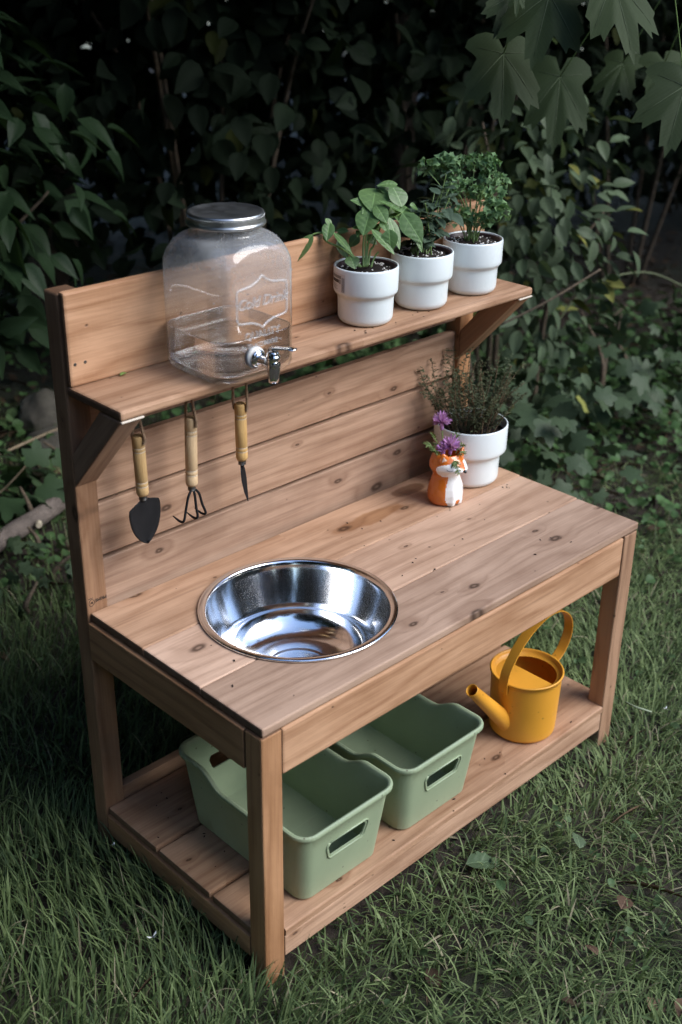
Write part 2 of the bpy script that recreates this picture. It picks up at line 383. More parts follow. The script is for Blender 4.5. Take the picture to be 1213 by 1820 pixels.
def thin_glass():
    """bottle glass as a thin wall: light passes straight through, edge-on it is deeper and greener; the upper part is misted inside"""
    q = NT('clear_glass'); co = q.obj(); bp = q.bump(q.noise(co, 13, 2), 0.16, 0.008)
    fc, F = schlick(q, bp, 0.05, 1.15)
    tr = q.n('ShaderNodeBsdfTransparent'); q.l(q.ramp(fc, [(0.0, (0.985, 0.99, 0.99)), (0.62, (0.965, 0.975, 0.972)), (0.86, (0.78, 0.82, 0.81)), (1.0, (0.40, 0.43, 0.42))]), tr.inputs[0])
    gl = q.n('ShaderNodeBsdfGlossy'); gl.inputs['Roughness'].default_value = 0.03; gl.inputs[0].default_value = (1, 1, 1, 1); q.l(bp, gl.inputs['Normal'])
    m0 = q.n('ShaderNodeMixShader'); q.l(F, m0.inputs[0]); q.l(tr.outputs[0], m0.inputs[1]); q.l(gl.outputs[0], m0.inputs[2])
    s = q.n('ShaderNodeSeparateXYZ'); q.l(co, s.inputs[0])
    f = q.math('MULTIPLY', q.step(s.outputs[2], 0.068, 0.150), q.math('MULTIPLY_ADD', q.noise(co, 15, 4, 0.6), 0.34, 0.10))
    df = q.n('ShaderNodeBsdfDiffuse'); df.inputs[0].default_value = (0.78, 0.82, 0.85, 1)
    tl = q.n('ShaderNodeBsdfTranslucent'); tl.inputs[0].default_value = (0.78, 0.82, 0.85, 1)
    m1 = q.n('ShaderNodeMixShader'); m1.inputs[0].default_value = 0.45; q.l(df.outputs[0], m1.inputs[1]); q.l(tl.outputs[0], m1.inputs[2])
    m2 = q.n('ShaderNodeMixShader'); q.l(f, m2.inputs[0]); q.l(m0.outputs[0], m2.inputs[1]); q.l(m1.outputs[0], m2.inputs[2]); q.l(m2.outputs[0], q.out.inputs['Surface'])
    return q.m
M_GLASS = thin_glass()
def emboss():
    q = NT('embossed_glass'); q.p.inputs['Base Color'].default_value = (0.80, 0.84, 0.86, 1); q.p.inputs['Roughness'].default_value = 0.08; q.p.inputs['Alpha'].default_value = 0.22; q.p.inputs['Specular IOR Level'].default_value = 1.0  # pale translucent white stands in for highlights on the raised glass
    return q.m
M_EMBOSS = emboss()
def water():
    q = NT('water'); fc, F = schlick(q, None, 0.06, 1.2)
    gl = q.n('ShaderNodeBsdfGlossy'); gl.inputs['Roughness'].default_value = 0.02; gl.inputs[0].default_value = (1, 1, 1, 1)
    rf = q.n('ShaderNodeBsdfRefraction'); rf.inputs['IOR'].default_value = 1.33; rf.inputs['Color'].default_value = (0.99, 0.995, 1.0, 1); rf.inputs['Roughness'].default_value = 0.0
    tr = q.n('ShaderNodeBsdfTransparent'); tr.inputs[0].default_value = (0.98, 0.99, 0.995, 1)
    mm = q.n('ShaderNodeMixShader'); mm.inputs[0].default_value = 0.55; q.l(tr.outputs[0], mm.inputs[1]); q.l(rf.outputs[0], mm.inputs[2])
    m = q.n('ShaderNodeMixShader'); q.l(F, m.inputs[0]); q.l(mm.outputs[0], m.inputs[1]); q.l(gl.outputs[0], m.inputs[2]); q.l(m.outputs[0], q.out.inputs['Surface'])
    return q.m
M_WATER = water()
# ------------------------------------------------------------------ the mud kitchen
KL = 0.9177; YB = 0.42; ZT = 0.4822; TH = 0.0142; ZS = 0.8655
kit = empty('mud_kitchen', (KL / 2, 0.22, 0), 'reddish wooden play kitchen with steel bowl set in its top and a raised back shelf', 'play kitchen')
KO = Vector((KL / 2, 0.22, 0))
_s = [0]
def board(name, x0, x1, y0, y1, z0, z1, m=M_WOOD, axis='x', bev=0.0025, cuts=10, wob=0.0006, lab=None):
    """one stick of timber given by its extents in the garden; its own X runs along the grain"""
    _s[0] += 1
    d = (x1 - x0, y1 - y0, z1 - z0)
    if axis == 'x': L, a, b_, rot = d[0], d[1], d[2], (0, 0, 0)
    elif axis == 'z': L, a, b_, rot = d[2], d[1], d[0], (0, -PI / 2, 0)
    elif axis == 'y': L, a, b_, rot = d[1], d[0], d[2], (0, 0, PI / 2)
    elif axis == 'xv': L, a, b_, rot = d[0], d[2], d[1], (PI / 2, 0, 0)      # wide face upright
    bm = box_bm(L, a, b_, bev, 2, cuts, wob, _s[0])
    o = obj(name, bm, m, kit, Vector(((x0 + x1) / 2, (y0 + y1) / 2, (z0 + z1) / 2)) - KO, rot)
    if lab: o['label'] = lab
    return o
# posts and legs
LW, LD = 0.0390, 0.0360
for x0 in (0.0, KL - LW):
    board('rear_post', x0, x0 + LW, YB, YB + LD, -0.02, 1.002, M_POST, 'z', 0.003)
    board('front_leg', x0, x0 + LW, 0.0, LD, -0.02, ZT - TH - 0.001, M_POST, 'z', 0.003)
# table top: three boards, each with its own slight misfit
def cut_hole(o, r):
    bm = bmesh.new(); bmesh.ops.create_cone(bm, segments=64, radius1=r, radius2=r, depth=0.2, cap_ends=True)
    c = obj('cutter', bm); c.location = (0.257, 0.206, ZT)
    md = o.modifiers.new('b', 'BOOLEAN'); md.operation = 'DIFFERENCE'; md.object = c; md.solver = 'EXACT'
    bpy.context.view_layer.update()
    dg = bpy.context.evaluated_depsgraph_get()
    me = bpy.data.meshes.new_from_object(o.evaluated_get(dg)); old = o.data
    o.modifiers.clear(); o.data = me; bpy.data.meshes.remove(old); bpy.data.objects.remove(c)
for k, (x0, x1, y0, y1, m) in enumerate(((0.0045, 0.924, 0.2790, 0.4185, M_TOPB), (0.0045, 0.2569, 0.1395, 0.2778, M_TOP), (0.2571, 0.9225, 0.1395, 0.2778, M_TOP), (0.0035, 0.9205, 0.0010, 0.1380, M_TOP))):
    o = board('tabletop_board', x0, x1, y0, y1, ZT - TH, ZT, m, 'x', 0.0026, 14, 0.0005)
    cut_hole(o, 0.1525)
# aprons and rails
board('front_apron', LW + 0.001, KL - LW - 0.001, 0.001, 0.036, 0.3845, ZT - TH - 0.0035, M_WOOD, 'xv', 0.004, 12)
for x0 in (-0.0015, KL - 0.0165):
    board('side_rail', x0, x0 + 0.018, LD + 0.001, YB - 0.001, 0.397, 0.466, M_POST, 'y', 0.002)
for x0 in (0.000, KL - 0.018):
    board('lower_side_rail', x0, x0 + 0.018, LD + 0.001, YB - 0.001, 0.032, 0.0735, M_POST, 'y', 0.002)
board('lower_front_rail', LW + 0.001, KL - LW - 0.001, 0.001, 0.02, 0.032, 0.0735, M_WOOD, 'xv', 0.002)
board('lower_back_rail', LW + 0.001, KL - LW - 0.001, 0.4240, 0.4420, 0.03, 0.112, M_POST, 'xv', 0.002)
# lower shelf boards; the front one sits between the legs and is notched round them
for k, (y0, y1) in enumerate(((0.2820, 0.4195), (0.1405, 0.2750))):
    board('shelf_board', 0.004, KL - 0.004, y0, y1, 0.0740, 0.0885, M_WOOD, 'x', 0.003)
o = board('shelf_board', 0.004, KL - 0.004, -0.001, 0.1335, 0.0740, 0.0885, M_WOOD, 'x', 0.003)
for x0 in (-0.002, KL - LW - 0.0015):
    bm = bmesh.new(); bmesh.ops.create_cube(bm, size=1.0); bmesh.ops.scale(bm, vec=(LW + 0.0035, LD + 0.011, 0.1), verts=bm.verts)
    c = obj('cutter', bm); c.location = (x0 + LW / 2 + 0.00175, LD / 2 - 0.005, 0.08)
    md = o.modifiers.new('b', 'BOOLEAN'); md.operation = 'DIFFERENCE'; md.object = c; md.solver = 'EXACT'
    bpy.context.view_layer.update()
    me = bpy.data.meshes.new_from_object(o.evaluated_get(bpy.context.evaluated_depsgraph_get())); old = o.data
    o.modifiers.clear(); o.data = me; bpy.data.meshes.remove(old); bpy.data.objects.remove(c)
# slats between the posts
for z0, z1 in ((0.4280, 0.5615), (0.5680, 0.6585), (0.6650, 0.7550), (0.7765, 0.8505)):
    board('back_slat', LW + 0.0025, KL - LW - 0.002, 0.4290, 0.4440, z0, z1, M_WOOD, 'xv', 0.0022, 12)
# raised back board and shelf
board('upper_back_board', 0.0, KL, 0.4050, 0.4192, ZS + 0.0005, 1.0060, M_WOOD, 'xv', 0.004, 14)
board('upper_shelf', 0.0, KL, 0.2835, 0.4190, ZS - 0.0148, ZS, M_WOOD, 'x', 0.004, 14)
# braces: square sticks cut at 45 degrees
for x0 in (0.0005, KL - LW + 0.0005):
    prof = [(0.4195, 0.704), (0.4195, 0.758), (0.3385, ZS - 0.0158), (0.2845, ZS - 0.0158)]
    # stick runs along its own X; build as a prism in a rotated frame
    cy, cz = sum(p[0] for p in prof) / 4, sum(p[1] for p in prof) / 4
    bm = bmesh.new(); a45 = math.radians(135)
    ax = Vector((0, math.cos(a45), math.sin(a45))); ay = Vector((1, 0, 0)); az = ax.cross(ay)
    lo = []; hi = []
    for y, z in prof:
        d = Vector((0, y - cy, z - cz)); u, w = d.dot(ax), d.dot(az)
        lo.append(bm.verts.new((u, -LW / 2, w))); hi.append(bm.verts.new((u, LW / 2, w)))
    bm.faces.new(lo[::-1]); bm.faces.new(hi)
    for i in range(4): bm.faces.new((lo[i], lo[(i + 1) % 4], hi[(i + 1) % 4], hi[i]))
    bmesh.ops.recalc_face_normals(bm, faces=bm.faces)
    bmesh.ops.bevel(bm, geom=bm.edges[:], offset=0.002, segments=2, profile=0.5, affect='EDGES')
    o = obj('brace', bm, M_POST, kit)
    R = Matrix((ax, ay, az)).transposed().to_4x4(); R.translation = Vector((x0 + LW / 2, cy, cz)) - KO
    o.matrix_local = R
    # pale sliver of uncut wood where the brace meets the shelf
    bm = box_bm(LW * 0.98, 0.004, 0.003, 0.0008, 1)
    obj('wood_sliver', bm, M_RAW, kit, Vector((x0 + LW / 2, 0.2850, ZS - 0.0170)) - KO)
for x in (0.010, 0.027, KL - 0.027, KL - 0.010):
    for z in (0.900,):
        obj('screw', lathe([(0, -0.0002), (0.0010, -0.0001), (0.0022, 0.0003), (0.0025, 0.0001), (0.0025, -0.002), (0, -0.002)], 14), M_FERR, kit, Vector((x, 0.4049, z)) - KO, (PI / 2, 0, 0), smooth=True)
# maker's stamp on the left post, upside down
def text_mesh(s, size, ext, shear=0.0, space=1.0, res=3):
    c = bpy.data.curves.new('t', 'FONT'); c.body = s; c.size = size; c.extrude = ext; c.shear = shear; c.align_x = 'CENTER'; c.align_y = 'CENTER'
    c.space_character = space; c.resolution_u = res
    o = bpy.data.objects.new('t', c); COL.objects.link(o); bpy.context.view_layer.update()
    me = bpy.data.meshes.new_from_object(o.evaluated_get(bpy.context.evaluated_depsgraph_get()))
    bpy.data.objects.remove(o); return me
o = obj('grade_stamp', text_mesh('PRIME', 0.0085, 0.0001), M_INK, kit, Vector((0.0265, YB - 0.0006, 0.5005)) - KO, (PI / 2, PI, 0))
ring = [(0.005 * math.cos(a), 0, 0.006 * math.sin(a)) for a in np.linspace(0, 2 * PI, 20)]
tubes('grade_mark', [(ring, 0.0004), ([(-0.002, 0, -0.001), (0.001, 0, 0.002), (0.002, 0, -0.002)], 0.0008), ([(-0.006, 0, 0.008), (0.003, 0, 0.0085)], 0.0004)], M_INK, kit, 4, loc=Vector((0.0095, YB - 0.0004, 0.4985)) - KO)

# ------------------------------------------------------------------ steel bowl
bowl = [(0.1600, 0.0005), (0.1612, 0.0022), (0.1603, 0.0042), (0.1580, 0.0050), (0.1540, 0.0046), (0.1500, 0.0040), (0.1480, 0.0020), (0.1470, -0.004)]
for t in np.linspace(0, 1, 10)[1:]: bowl.append((0.1470 - 0.020 * t - 0.006 * t * t, -0.004 - 0.066 * t))
for t in np.linspace(0, 1, 14)[1:]:                      # soft crease, then a shallow dished bottom
    a = t * PI / 2; bowl.append((0.058 + 0.063 * math.cos(a) ** 0.75, -0.070 - 0.044 * math.sin(a) ** 1.25))
bowl += [(0.054, -0.1138), (0.050, -0.1122), (0.045, -0.1116), (0.02, -0.1117), (0, -0.1117)]
inner = bowl[:]; outer = [(max(r - 0.0004, 0) if i < 6 else r + 0.001, z - 0.001) for i, (r, z) in enumerate(inner)][::-1]
outer[0] = (0, -0.1022); outer = [p for p in outer if not (p[1] > -0.0005)]
bm = lathe(inner, 96); b_o = obj('mixing_bowl', bm, M_STEEL, None, (0.257, 0.206, ZT + 0.0003), smooth=True)
md = b_o.modifiers.new('thick', 'SOLIDIFY'); md.thickness = 0.0008; md.offset = -1
tag(b_o, 'shiny stainless steel mixing bowl sunk into the wooden tabletop', 'bowl')

# ------------------------------------------------------------------ plant pots
def pot_body(r, rl, h, step, wall=0.004):
    """two-step pot: narrow foot, wider collar"""
    p = [(0, 0), (rl - 0.013, 0)]
    for a in np.linspace(0, PI / 2, 6)[1:]: p.append((rl - 0.013 + 0.013 * math.sin(a), 0.013 - 0.013 * math.cos(a)))
    dr = r - rl
    p += [(rl + 0.0006, step - 0.010), (rl + 0.0010, step - 0.004)]
    for t in np.linspace(0, 1, 6)[1:]:
        s = t * t * (3 - 2 * t); p.append((rl + 0.001 + (dr - 0.0016) * s, step - 0.004 + 0.011 * t))
    p += [(r - 0.0004, step + 0.012), (r, h - 0.003), (r - 0.0006, h - 0.0008), (r - wall / 2, h), (r - wall + 0.0006, h - 0.0008), (r - wall, h - 0.004), (r - wall - 0.0005, step + 0.01), (rl - wall, step - 0.004), (rl - wall, 0.02), (0, 0.02)]
    return lathe(p, 72)
def soil_mesh(r, bump=0.003, seed=0):
    b = bmesh.new(); n, m = 30, 12
    c = b.verts.new((0, 0, 0.004)); rings = []
    for k in range(1, m + 1):
        rr = r * k / m
        rings.append([b.verts.new((rr * math.cos(2 * PI * i / n), rr * math.sin(2 * PI * i / n), (0.004 * (1 - (k / m) ** 2) + bump * mnoise.noise(Vector((rr * math.cos(2 * PI * i / n) * 130 + seed, rr * math.sin(2 * PI * i / n) * 130, seed)))))) for i in range(n)])
    for i in range(n): b.faces.new((c, rings[0][i], rings[0][(i + 1) % n]))
    for a, d in zip(rings[:-1], rings[1:]):
        for i in range(n): b.faces.new((a[i], d[i], d[(i + 1) % n], a[(i + 1) % n]))
    return b
ico = None
def perlite(root, r, z, n, seed):
    R = random.Random(seed); V = []; F = []
    b = bmesh.new(); bmesh.ops.create_icosphere(b, subdivisions=1, radius=1); b.verts.ensure_lookup_table()
    bv = [v.co.copy() for v in b.verts]; bf = [tuple(v.index for v in f.verts) for f in b.faces]; b.free()
    for _ in range(n):
        a = R.uniform(0, 2 * PI); rr = r * math.sqrt(R.uniform(0.03, 1)); s = R.uniform(0.0007, 0.0023) * (1.25 if R.random() < .2 else 1)
        o = Vector((rr * math.cos(a), rr * math.sin(a), z + 0.002 + s * 0.4)); k = len(V)
        V += [tuple(o + Vector((v.x * s * R.uniform(.7, 1.2), v.y * s * R.uniform(.7, 1.2), v.z * s * R.uniform(.6, 1)))) for v in bv]; F += [tuple(i + k for i in f) for f in bf]
    o = obj('perlite', nmesh('perlite', V, F, M_PERL), None, root); o['kind'] = 'stuff'
def pot(name, x, y, z, r, rl, h, step, label, soil_z, liner=True, seed=0, np_=70, group=None):
    root = empty(name, (x, y, z), label, 'potted plant', group, (0, 0, seed * 1.3))
    obj('pot', pot_body(r, rl, h, step), M_POT, root, smooth=True)
    if liner:
        obj('liner_rim', lathe([(r - 0.0052, soil_z - 0.012), (r - 0.0050, h - 0.0035), (r - 0.0062, h - 0.0020), (r - 0.0078, h - 0.0035), (r - 0.0082, soil_z - 0.012)], 64), M_LINER, root, smooth=True)
    so = obj('soil', soil_mesh(r - (0.0075 if liner else 0.0046), 0.0032, seed * 17), M_SOIL, root, (0, 0, soil_z), smooth=True)
    if np_: perlite(root, r - 0.011, soil_z, np_, seed)
    return root
PR = dict(r=0.0543, rl=0.0465, h=0.0968, step=0.049)
basil = pot('potted_basil', 0.543, 0.3495, ZS, label='white pot of broad leaved basil with a printed sticker, next to the glass dispenser', soil_z=0.0875, seed=1, **PR)
oreg = pot('potted_oregano', 0.681, 0.3495, ZS, label='white pot of dark grey green oregano, the middle pot of the shelf row', soil_z=0.0875, seed=2, **PR)
pars = pot('potted_parsley', 0.816, 0.3495, ZS, label='white pot of curly parsley at the outer end of the shelf', soil_z=0.0875, seed=3, **PR)
thyme = pot('potted_thyme', 0.838, 0.344, ZT, r=0.0715, rl=0.0585, h=0.121, step=0.062, label='larger white pot of wiry thyme on the tabletop behind the fox', soil_z=0.100, liner=False, seed=4, np_=0)

# sticker on the basil pot
def sticker():
    V = []; F = []; mats = []
    root = basil
    def patch(name, a0, a1, z0, z1, rr, m, par):
        n = 10; V = []; F = []
        for i in range(n + 1):
            a = a0 + (a1 - a0) * i / n - basil.rotation_euler.z
            for z in (z0, z1): V.append((rr * math.cos(a), rr * math.sin(a), z))
        for i in range(n): F.append((2 * i, 2 * i + 2, 2 * i + 3, 2 * i + 1))
        return obj(name, nmesh(name, V, F, m), None, par)
    M_ST = simple('sticker_paper', (0.62, 0.64, 0.64), 0.5); M_SG = simple('sticker_grey', (0.22, 0.23, 0.23), 0.5); M_SD = simple('sticker_print', (0.06, 0.06, 0.06), 0.6)
    A = math.radians
    s = patch('sticker', A(141), A(185), 0.058, 0.089, 0.05455, M_ST, root)
    patch('print_band', A(145), A(176), 0.0805, 0.0855, 0.05475, M_SG, s); patch('print_band', A(145), A(170), 0.0730, 0.0785, 0.05475, M_SD, s)
    patch('print_line', A(171), A(175), 0.0720, 0.0790, 0.05475, M_SG, s)
    for k in range(7): patch('print_line', A(177.5 + k * 1.0), A(178.0 + k * 1.0), 0.059, 0.083, 0.05475, M_SG, s)
    for k in range(4): patch('print_line', A(146), A(166 - 4 * (k % 2)), 0.062 + k * 0.0025, 0.0628 + k * 0.0025, 0.05475, M_SG, s)
sticker()

# ------------------------------------------------------------------ leaf shapes
def leaf_np(wf, nx=10, ny=4, curl=0.25, fold=0.25, pucker=0.0, teeth=0.0, seed=0, tip=0.0):
    """unit leaf along +X, width 1 at its widest; wf(t) gives the half-width profile"""
    V = []; F = []
    for i in range(nx + 1):
        t = i / nx; w = wf(t) * 0.5
        if teeth and i % 2: w *= 1 - teeth
        zc = -curl * t * t + tip * t ** 4
        for j in range(-ny, ny + 1):
            s = j / ny
            y = s * w
            z = zc + abs(s) * w * fold * 2 * (1 - 0.5 * abs(s))
            if pucker: z += pucker * abs(math.sin(abs(s) * 3.0 + t * 16 + seed)) * (1 - abs(s) * 0.6) * math.sin(PI * min(max(t, 0), 1))
            V.append((t, y, z))
    q = 2 * ny + 1
    for i in range(nx):
        for j in range(q - 1):
            a = i * q + j; F += [(a, a + q, a + q + 1), (a, a + q + 1, a + 1)]
    return np.array(V), np.array(F)
ovate = lambda t: max(0.02, (math.sin(PI * min(1, t ** 0.80)) ** 0.85)) if 0 < t < 1 else 0.02
acum = lambda t: max(0.015, (math.sin(PI * t ** 0.62) ** 1.15)) if 0 < t < 1 else 0.015
lance = lambda t: max(0.02, math.sin(PI * t ** 0.85)) if 0 < t < 1 else 0.02
M_BASIL = leafmat('basil_leaf', (0.085, 0.165, 0.050), (0.135, 0.225, 0.085), 0.42, 0.22, spec=0.4)
M_OREG = leafmat('oregano_leaf', (0.055, 0.090, 0.060), (0.085, 0.125, 0.085), 0.55, 0.12)
M_PARS = leafmat('parsley_leaf', (0.170, 0.300, 0.130), (0.220, 0.350, 0.170), 0.42, 0.15, attr=False, veins=False)
M_THY = leafmat('thyme_leaf', (0.06, 0.075, 0.045), (0.10, 0.11, 0.07), 0.6, 0.1, attr=True)
M_WOODY = simple('woody_stem', (0.16, 0.105, 0.06), 0.8, 0, 0.3, 80)
def put_leaf(root, mesh, d, name='leaf'):
    p0, p1, w, nr = Vector(d[0:3]), Vector(d[3:6]), d[6], Vector(d[7:10])
    M, L = basis(p0, p1, nr)
    o = obj(name, mesh, None, root)
    o.matrix_parent_inverse = root.matrix_basis.inverted()
    o.matrix_basis = M
    o.scale = (1, 1, 1)
    return o
def sized(lv, L, w, zs=None):
    V, F = lv; V = V.copy() * np.array([L, w, zs or (L + w) / 2]); return V, F
def stems(root, pts_list, r0, r1, m, name='stem', n=6):
    for pl in pts_list:
        sp = spline(pl, 6); R = list(np.linspace(r0, r1, len(sp)))
        o = tubes(name, [(sp, R)], m, root, n); o.matrix_parent_inverse = root.matrix_basis.inverted()
BASIL = [(0.593, 0.3809, 1.0736, 0.5511, 0.347, 1.056, 0.0392, -0.4144, -0.4849, 0.7517),
    (0.5627, 0.3654, 1.0537, 0.5397, 0.3801, 1.0648, 0.0136, -0.3344, -0.459, 0.7517),
    (0.556, 0.3547, 1.0515, 0.521, 0.336, 1.0205, 0.0298, -0.4991, -0.3357, 0.7517),
    (0.6003, 0.3269, 1.0515, 0.601, 0.3492, 1.0843, 0.0273, -0.0734, -0.1363, 0.7517),
    (0.6137, 0.351, 1.0823, 0.586, 0.3651, 1.086, 0.0128, -0.1498, -0.4255, 0.7517),
    (0.6104, 0.3586, 1.0662, 0.5908, 0.3721, 1.0803, 0.0202, -0.2641, -0.3982, 0.7517),
    (0.5593, 0.347, 1.0563, 0.553, 0.3171, 1.0386, 0.0189, -0.4461, -0.4834, 0.7517),
    (0.5901, 0.3163, 1.0447, 0.5917, 0.2748, 1.0102, 0.028, -0.4252, -0.0728, 0.7517),
    (0.5901, 0.317, 1.0456, 0.5644, 0.3401, 1.0647, 0.0136, -0.1179, -0.1332, 0.7517),
    (0.565, 0.3222, 1.0402, 0.5634, 0.2945, 0.9986, 0.0153, -0.1322, -0.4398, 0.7517),
    (0.552, 0.3091, 1.0256, 0.5398, 0.2933, 0.9974, 0.0201, -0.3775, -0.223, 0.7517),
    (0.5546, 0.329, 1.0352, 0.5489, 0.31, 1.0225, 0.0112, -0.1664, -0.1092, 0.7517),
    (0.5318, 0.3285, 1.025, 0.5429, 0.2883, 0.9946, 0.0152, -0.0924, -0.4931, 0.7517),
    (0.5818, 0.3548, 1.0207, 0.5734, 0.3665, 1.0033, 0.0148, -0.2295, -0.2006, 0.7517),
    (0.6102, 0.3188, 1.054, 0.6257, 0.3146, 1.0474, 0.0113, -0.2794, -0.4476, 0.7517),
    (0.5954, 0.2873, 1.0109, 0.5943, 0.2736, 0.9899, 0.0076, -0.2956, -0.4918, 0.7517),
    (0.4746, 0.4072, 1.0121, 0.4352, 0.4066, 0.9783, 0.019, -0.0651, -0.1038, 0.7517),
    (0.5077, 0.4013, 1.0276, 0.4891, 0.3881, 1.0052, 0.016, -0.2586, -0.3864, 0.7517),
    (0.5003, 0.3837, 1.0146, 0.5048, 0.3465, 0.9904, 0.0118, -0.078, -0.2503, 0.7517),
    (0.5465, 0.3961, 1.0078, 0.5297, 0.4134, 1.0088, 0.0176, -0.0912, -0.1125, 0.7517),
    (0.5222, 0.3966, 0.9968, 0.5247, 0.3758, 0.9706, 0.0147, -0.2782, -0.3295, 0.7517),
    (0.5142, 0.3601, 0.9783, 0.5082, 0.3416, 0.9659, 0.0191, -0.2329, -0.321, 0.7517),
    (0.5571, 0.3812, 1.0014, 0.5399, 0.3881, 0.9871, 0.0157, -0.4517, -0.3839, 0.7517),
    (0.505, 0.4078, 1.0332, 0.5074, 0.397, 1.0211, 0.0091, -0.1261, -0.5149, 0.7517),
    (0.6081, 0.3605, 1.0434, 0.6142, 0.3453, 1.0303, 0.0185, -0.5092, -0.2233, 0.7517),
    (0.5648, 0.3737, 1.0015, 0.5747, 0.3571, 0.9918, 0.013, -0.3922, -0.2692, 0.7517),
    ]
BASIL_ST = [[(0.525, 0.3382, 0.9623), (0.5337, 0.3486, 0.9892), (0.5444, 0.3564, 1.0153), (0.5626, 0.3626, 1.0496)],
    [(0.5275, 0.3361, 0.9628), (0.5379, 0.3467, 0.9925), (0.5473, 0.3536, 1.0153), (0.569, 0.3575, 1.0513)],
    [(0.5311, 0.334, 0.9648), (0.5409, 0.3393, 0.986), (0.5488, 0.3384, 0.9959), (0.5677, 0.344, 1.0302)],
    [(0.5335, 0.3299, 0.9624), (0.5421, 0.3312, 0.9763), (0.5504, 0.3294, 0.9854)],
    [(0.5221, 0.341, 0.9622), (0.5172, 0.3566, 0.9775), (0.5083, 0.3738, 0.9895), (0.4967, 0.3908, 0.9974), (0.4928, 0.3986, 1.003), (0.4952, 0.402, 1.0112)],
    [(0.5289, 0.3349, 0.9632), (0.5446, 0.3459, 1.0007), (0.5729, 0.3389, 1.0303), (0.5882, 0.3286, 1.0371), (0.5973, 0.3237, 1.0429)],
    [(0.4952, 0.402, 1.0112), (0.49, 0.4076, 1.0119), (0.4813, 0.4144, 1.0093)],
    [(0.5201, 0.3436, 0.963), (0.5193, 0.3535, 0.976), (0.5112, 0.3796, 1.0017), (0.5072, 0.3909, 1.0122)],
    ]
bv = [leaf_np(ovate, 16, 6, c, f, 0.055, 0, s) for c, f, s in ((0.22, 0.16, 0), (0.35, 0.12, 1), (0.12, 0.22, 2))]
for i, d in enumerate(BASIL):
    L = (Vector(d[3:6]) - Vector(d[0:3])).length
    V, F = sized(bv[i % 3], L * 1.08, d[6] * 1.34, 0.75 * min(L, d[6]) + 0.006)
    o = put_leaf(basil, nmesh('basil_leaf', V, F, M_BASIL), d)
Rb = random.Random(77)
for k in range(16):
    s_ = BASIL_ST[Rb.choice((0, 0, 1, 2, 5, 5))]; p = Vector(s_[Rb.choice((-1, -1, -2))]); a = Rb.uniform(0, 6.28); L = Rb.uniform(0.022, 0.040)
    q_ = p + Vector((math.cos(a), math.sin(a), Rb.uniform(-0.55, 0.5))).normalized() * L
    if q_.y > 0.40: q_.y = 0.40
    V, F = sized(bv[k % 3], L, L * 0.66, 0.8 * L); put_leaf(basil, nmesh('basil_leaf', V, F, M_BASIL), (*p, *q_, 0, Rb.uniform(-.3, .3), Rb.uniform(-.5, 0), 0.8))
stems(basil, BASIL_ST, 0.0022, 0.0013, M_STEM)
# oregano: upright stems with opposite leaves
def oregano():
    R = random.Random(21); base = Vector((0.681, 0.3495, ZS + 0.088))
    lv = [leaf_np(ovate, 8, 3, c, 0.2, 0.03, 0, s) for c, s in ((0.3, 0), (0.15, 2), (0.45, 4))]
    me = []
    for k in range(3):
        V, F = sized(lv[k], 1, 0.62, 0.8); me.append(nmesh('oregano_leaf', V, F, M_OREG))
    for k in range(15):
        a = R.uniform(0, 2 * PI); lean = R.uniform(0.1, 0.75); h = R.uniform(0.06, 0.145) * (1.0 - 0.35 * lean)
        b = base + Vector((0.022 * R.uniform(-1, 1), 0.018 * R.uniform(-1, 1), -0.002))
        dirv = Vector((math.cos(a) * lean, math.sin(a) * lean * 0.7, 1)).normalized()
        pts = [b + dirv * h * t + Vector((math.cos(a), math.sin(a), 0)) * 0.012 * t * t for t in (0, .35, .7, 1)]
        stems(oreg, [pts], 0.0012, 0.0008, M_STEM, n=5)
        sp = spline(pts, 6); nn = 5
        for q in range(nn):
            p = sp[int((q + 1.6) / (nn + 0.6) * (len(sp) - 1))]
            for sgn in (0, PI):
                aa = a + q * PI / 2 + sgn + R.uniform(-.3, .3); L = R.uniform(0.022, 0.036) * (1.0 if q < nn - 1 else 0.7)
                dv = Vector((math.cos(aa), math.sin(aa), R.uniform(-0.25, 0.55))); tip = p + dv.normalized() * L
                if tip.y > 0.402: tip.y = 0.402
                o = put_leaf(oreg, me[R.randrange(3)], (*p, *tip, 0, R.uniform(-.3, .3), R.uniform(-.3, .3), 1)); o.scale = (L, L, L)
oregano()
# parsley: each frond a curly ball of lobed leaflets
def frond_mesh(seed, n=42):
    R = random.Random(seed); V = []; F = []
    lob = [(0, 0), (0.35, 0.10), (0.55, 0.42), (0.72, 0.20), (1.0, 0.0), (0.72, -0.20), (0.55, -0.42), (0.35, -0.10)]
    for k in range(n):
        u = Vector((R.gauss(0, 1), R.gauss(0, 1), R.gauss(0.25, 0.8))).normalized(); rad = R.uniform(0.2, 1.0) ** 0.6
        p = Vector((u.x, u.y, u.z * 0.7)) * rad * 0.75
        s = R.uniform(0.42, 0.66); nr = Vector((R.uniform(-1, 1), R.uniform(-1, 1), R.uniform(-.4, 1))).normalized()
        x = (u + Vector((R.uniform(-.5, .5), R.uniform(-.5, .5), R.uniform(-.2, .6)))).normalized(); y = nr.cross(x).normalized(); zz = x.cross(y)
        k0 = len(V)
        for (a, b) in [(0.45, 0.0)] + lob:
            V.append(tuple(p + x * (a * s) + y * (b * s * 1.5) + zz * (s * (0.5 * b * b * 4 - 0.55 * a * a) + R.uniform(-.04, .04))))
        for i in range(8): F.append((k0, k0 + 1 + i, k0 + 1 + (i + 1) % 8))
    return nmesh('parsley_frond', V, F, M_PARS, smooth=True)
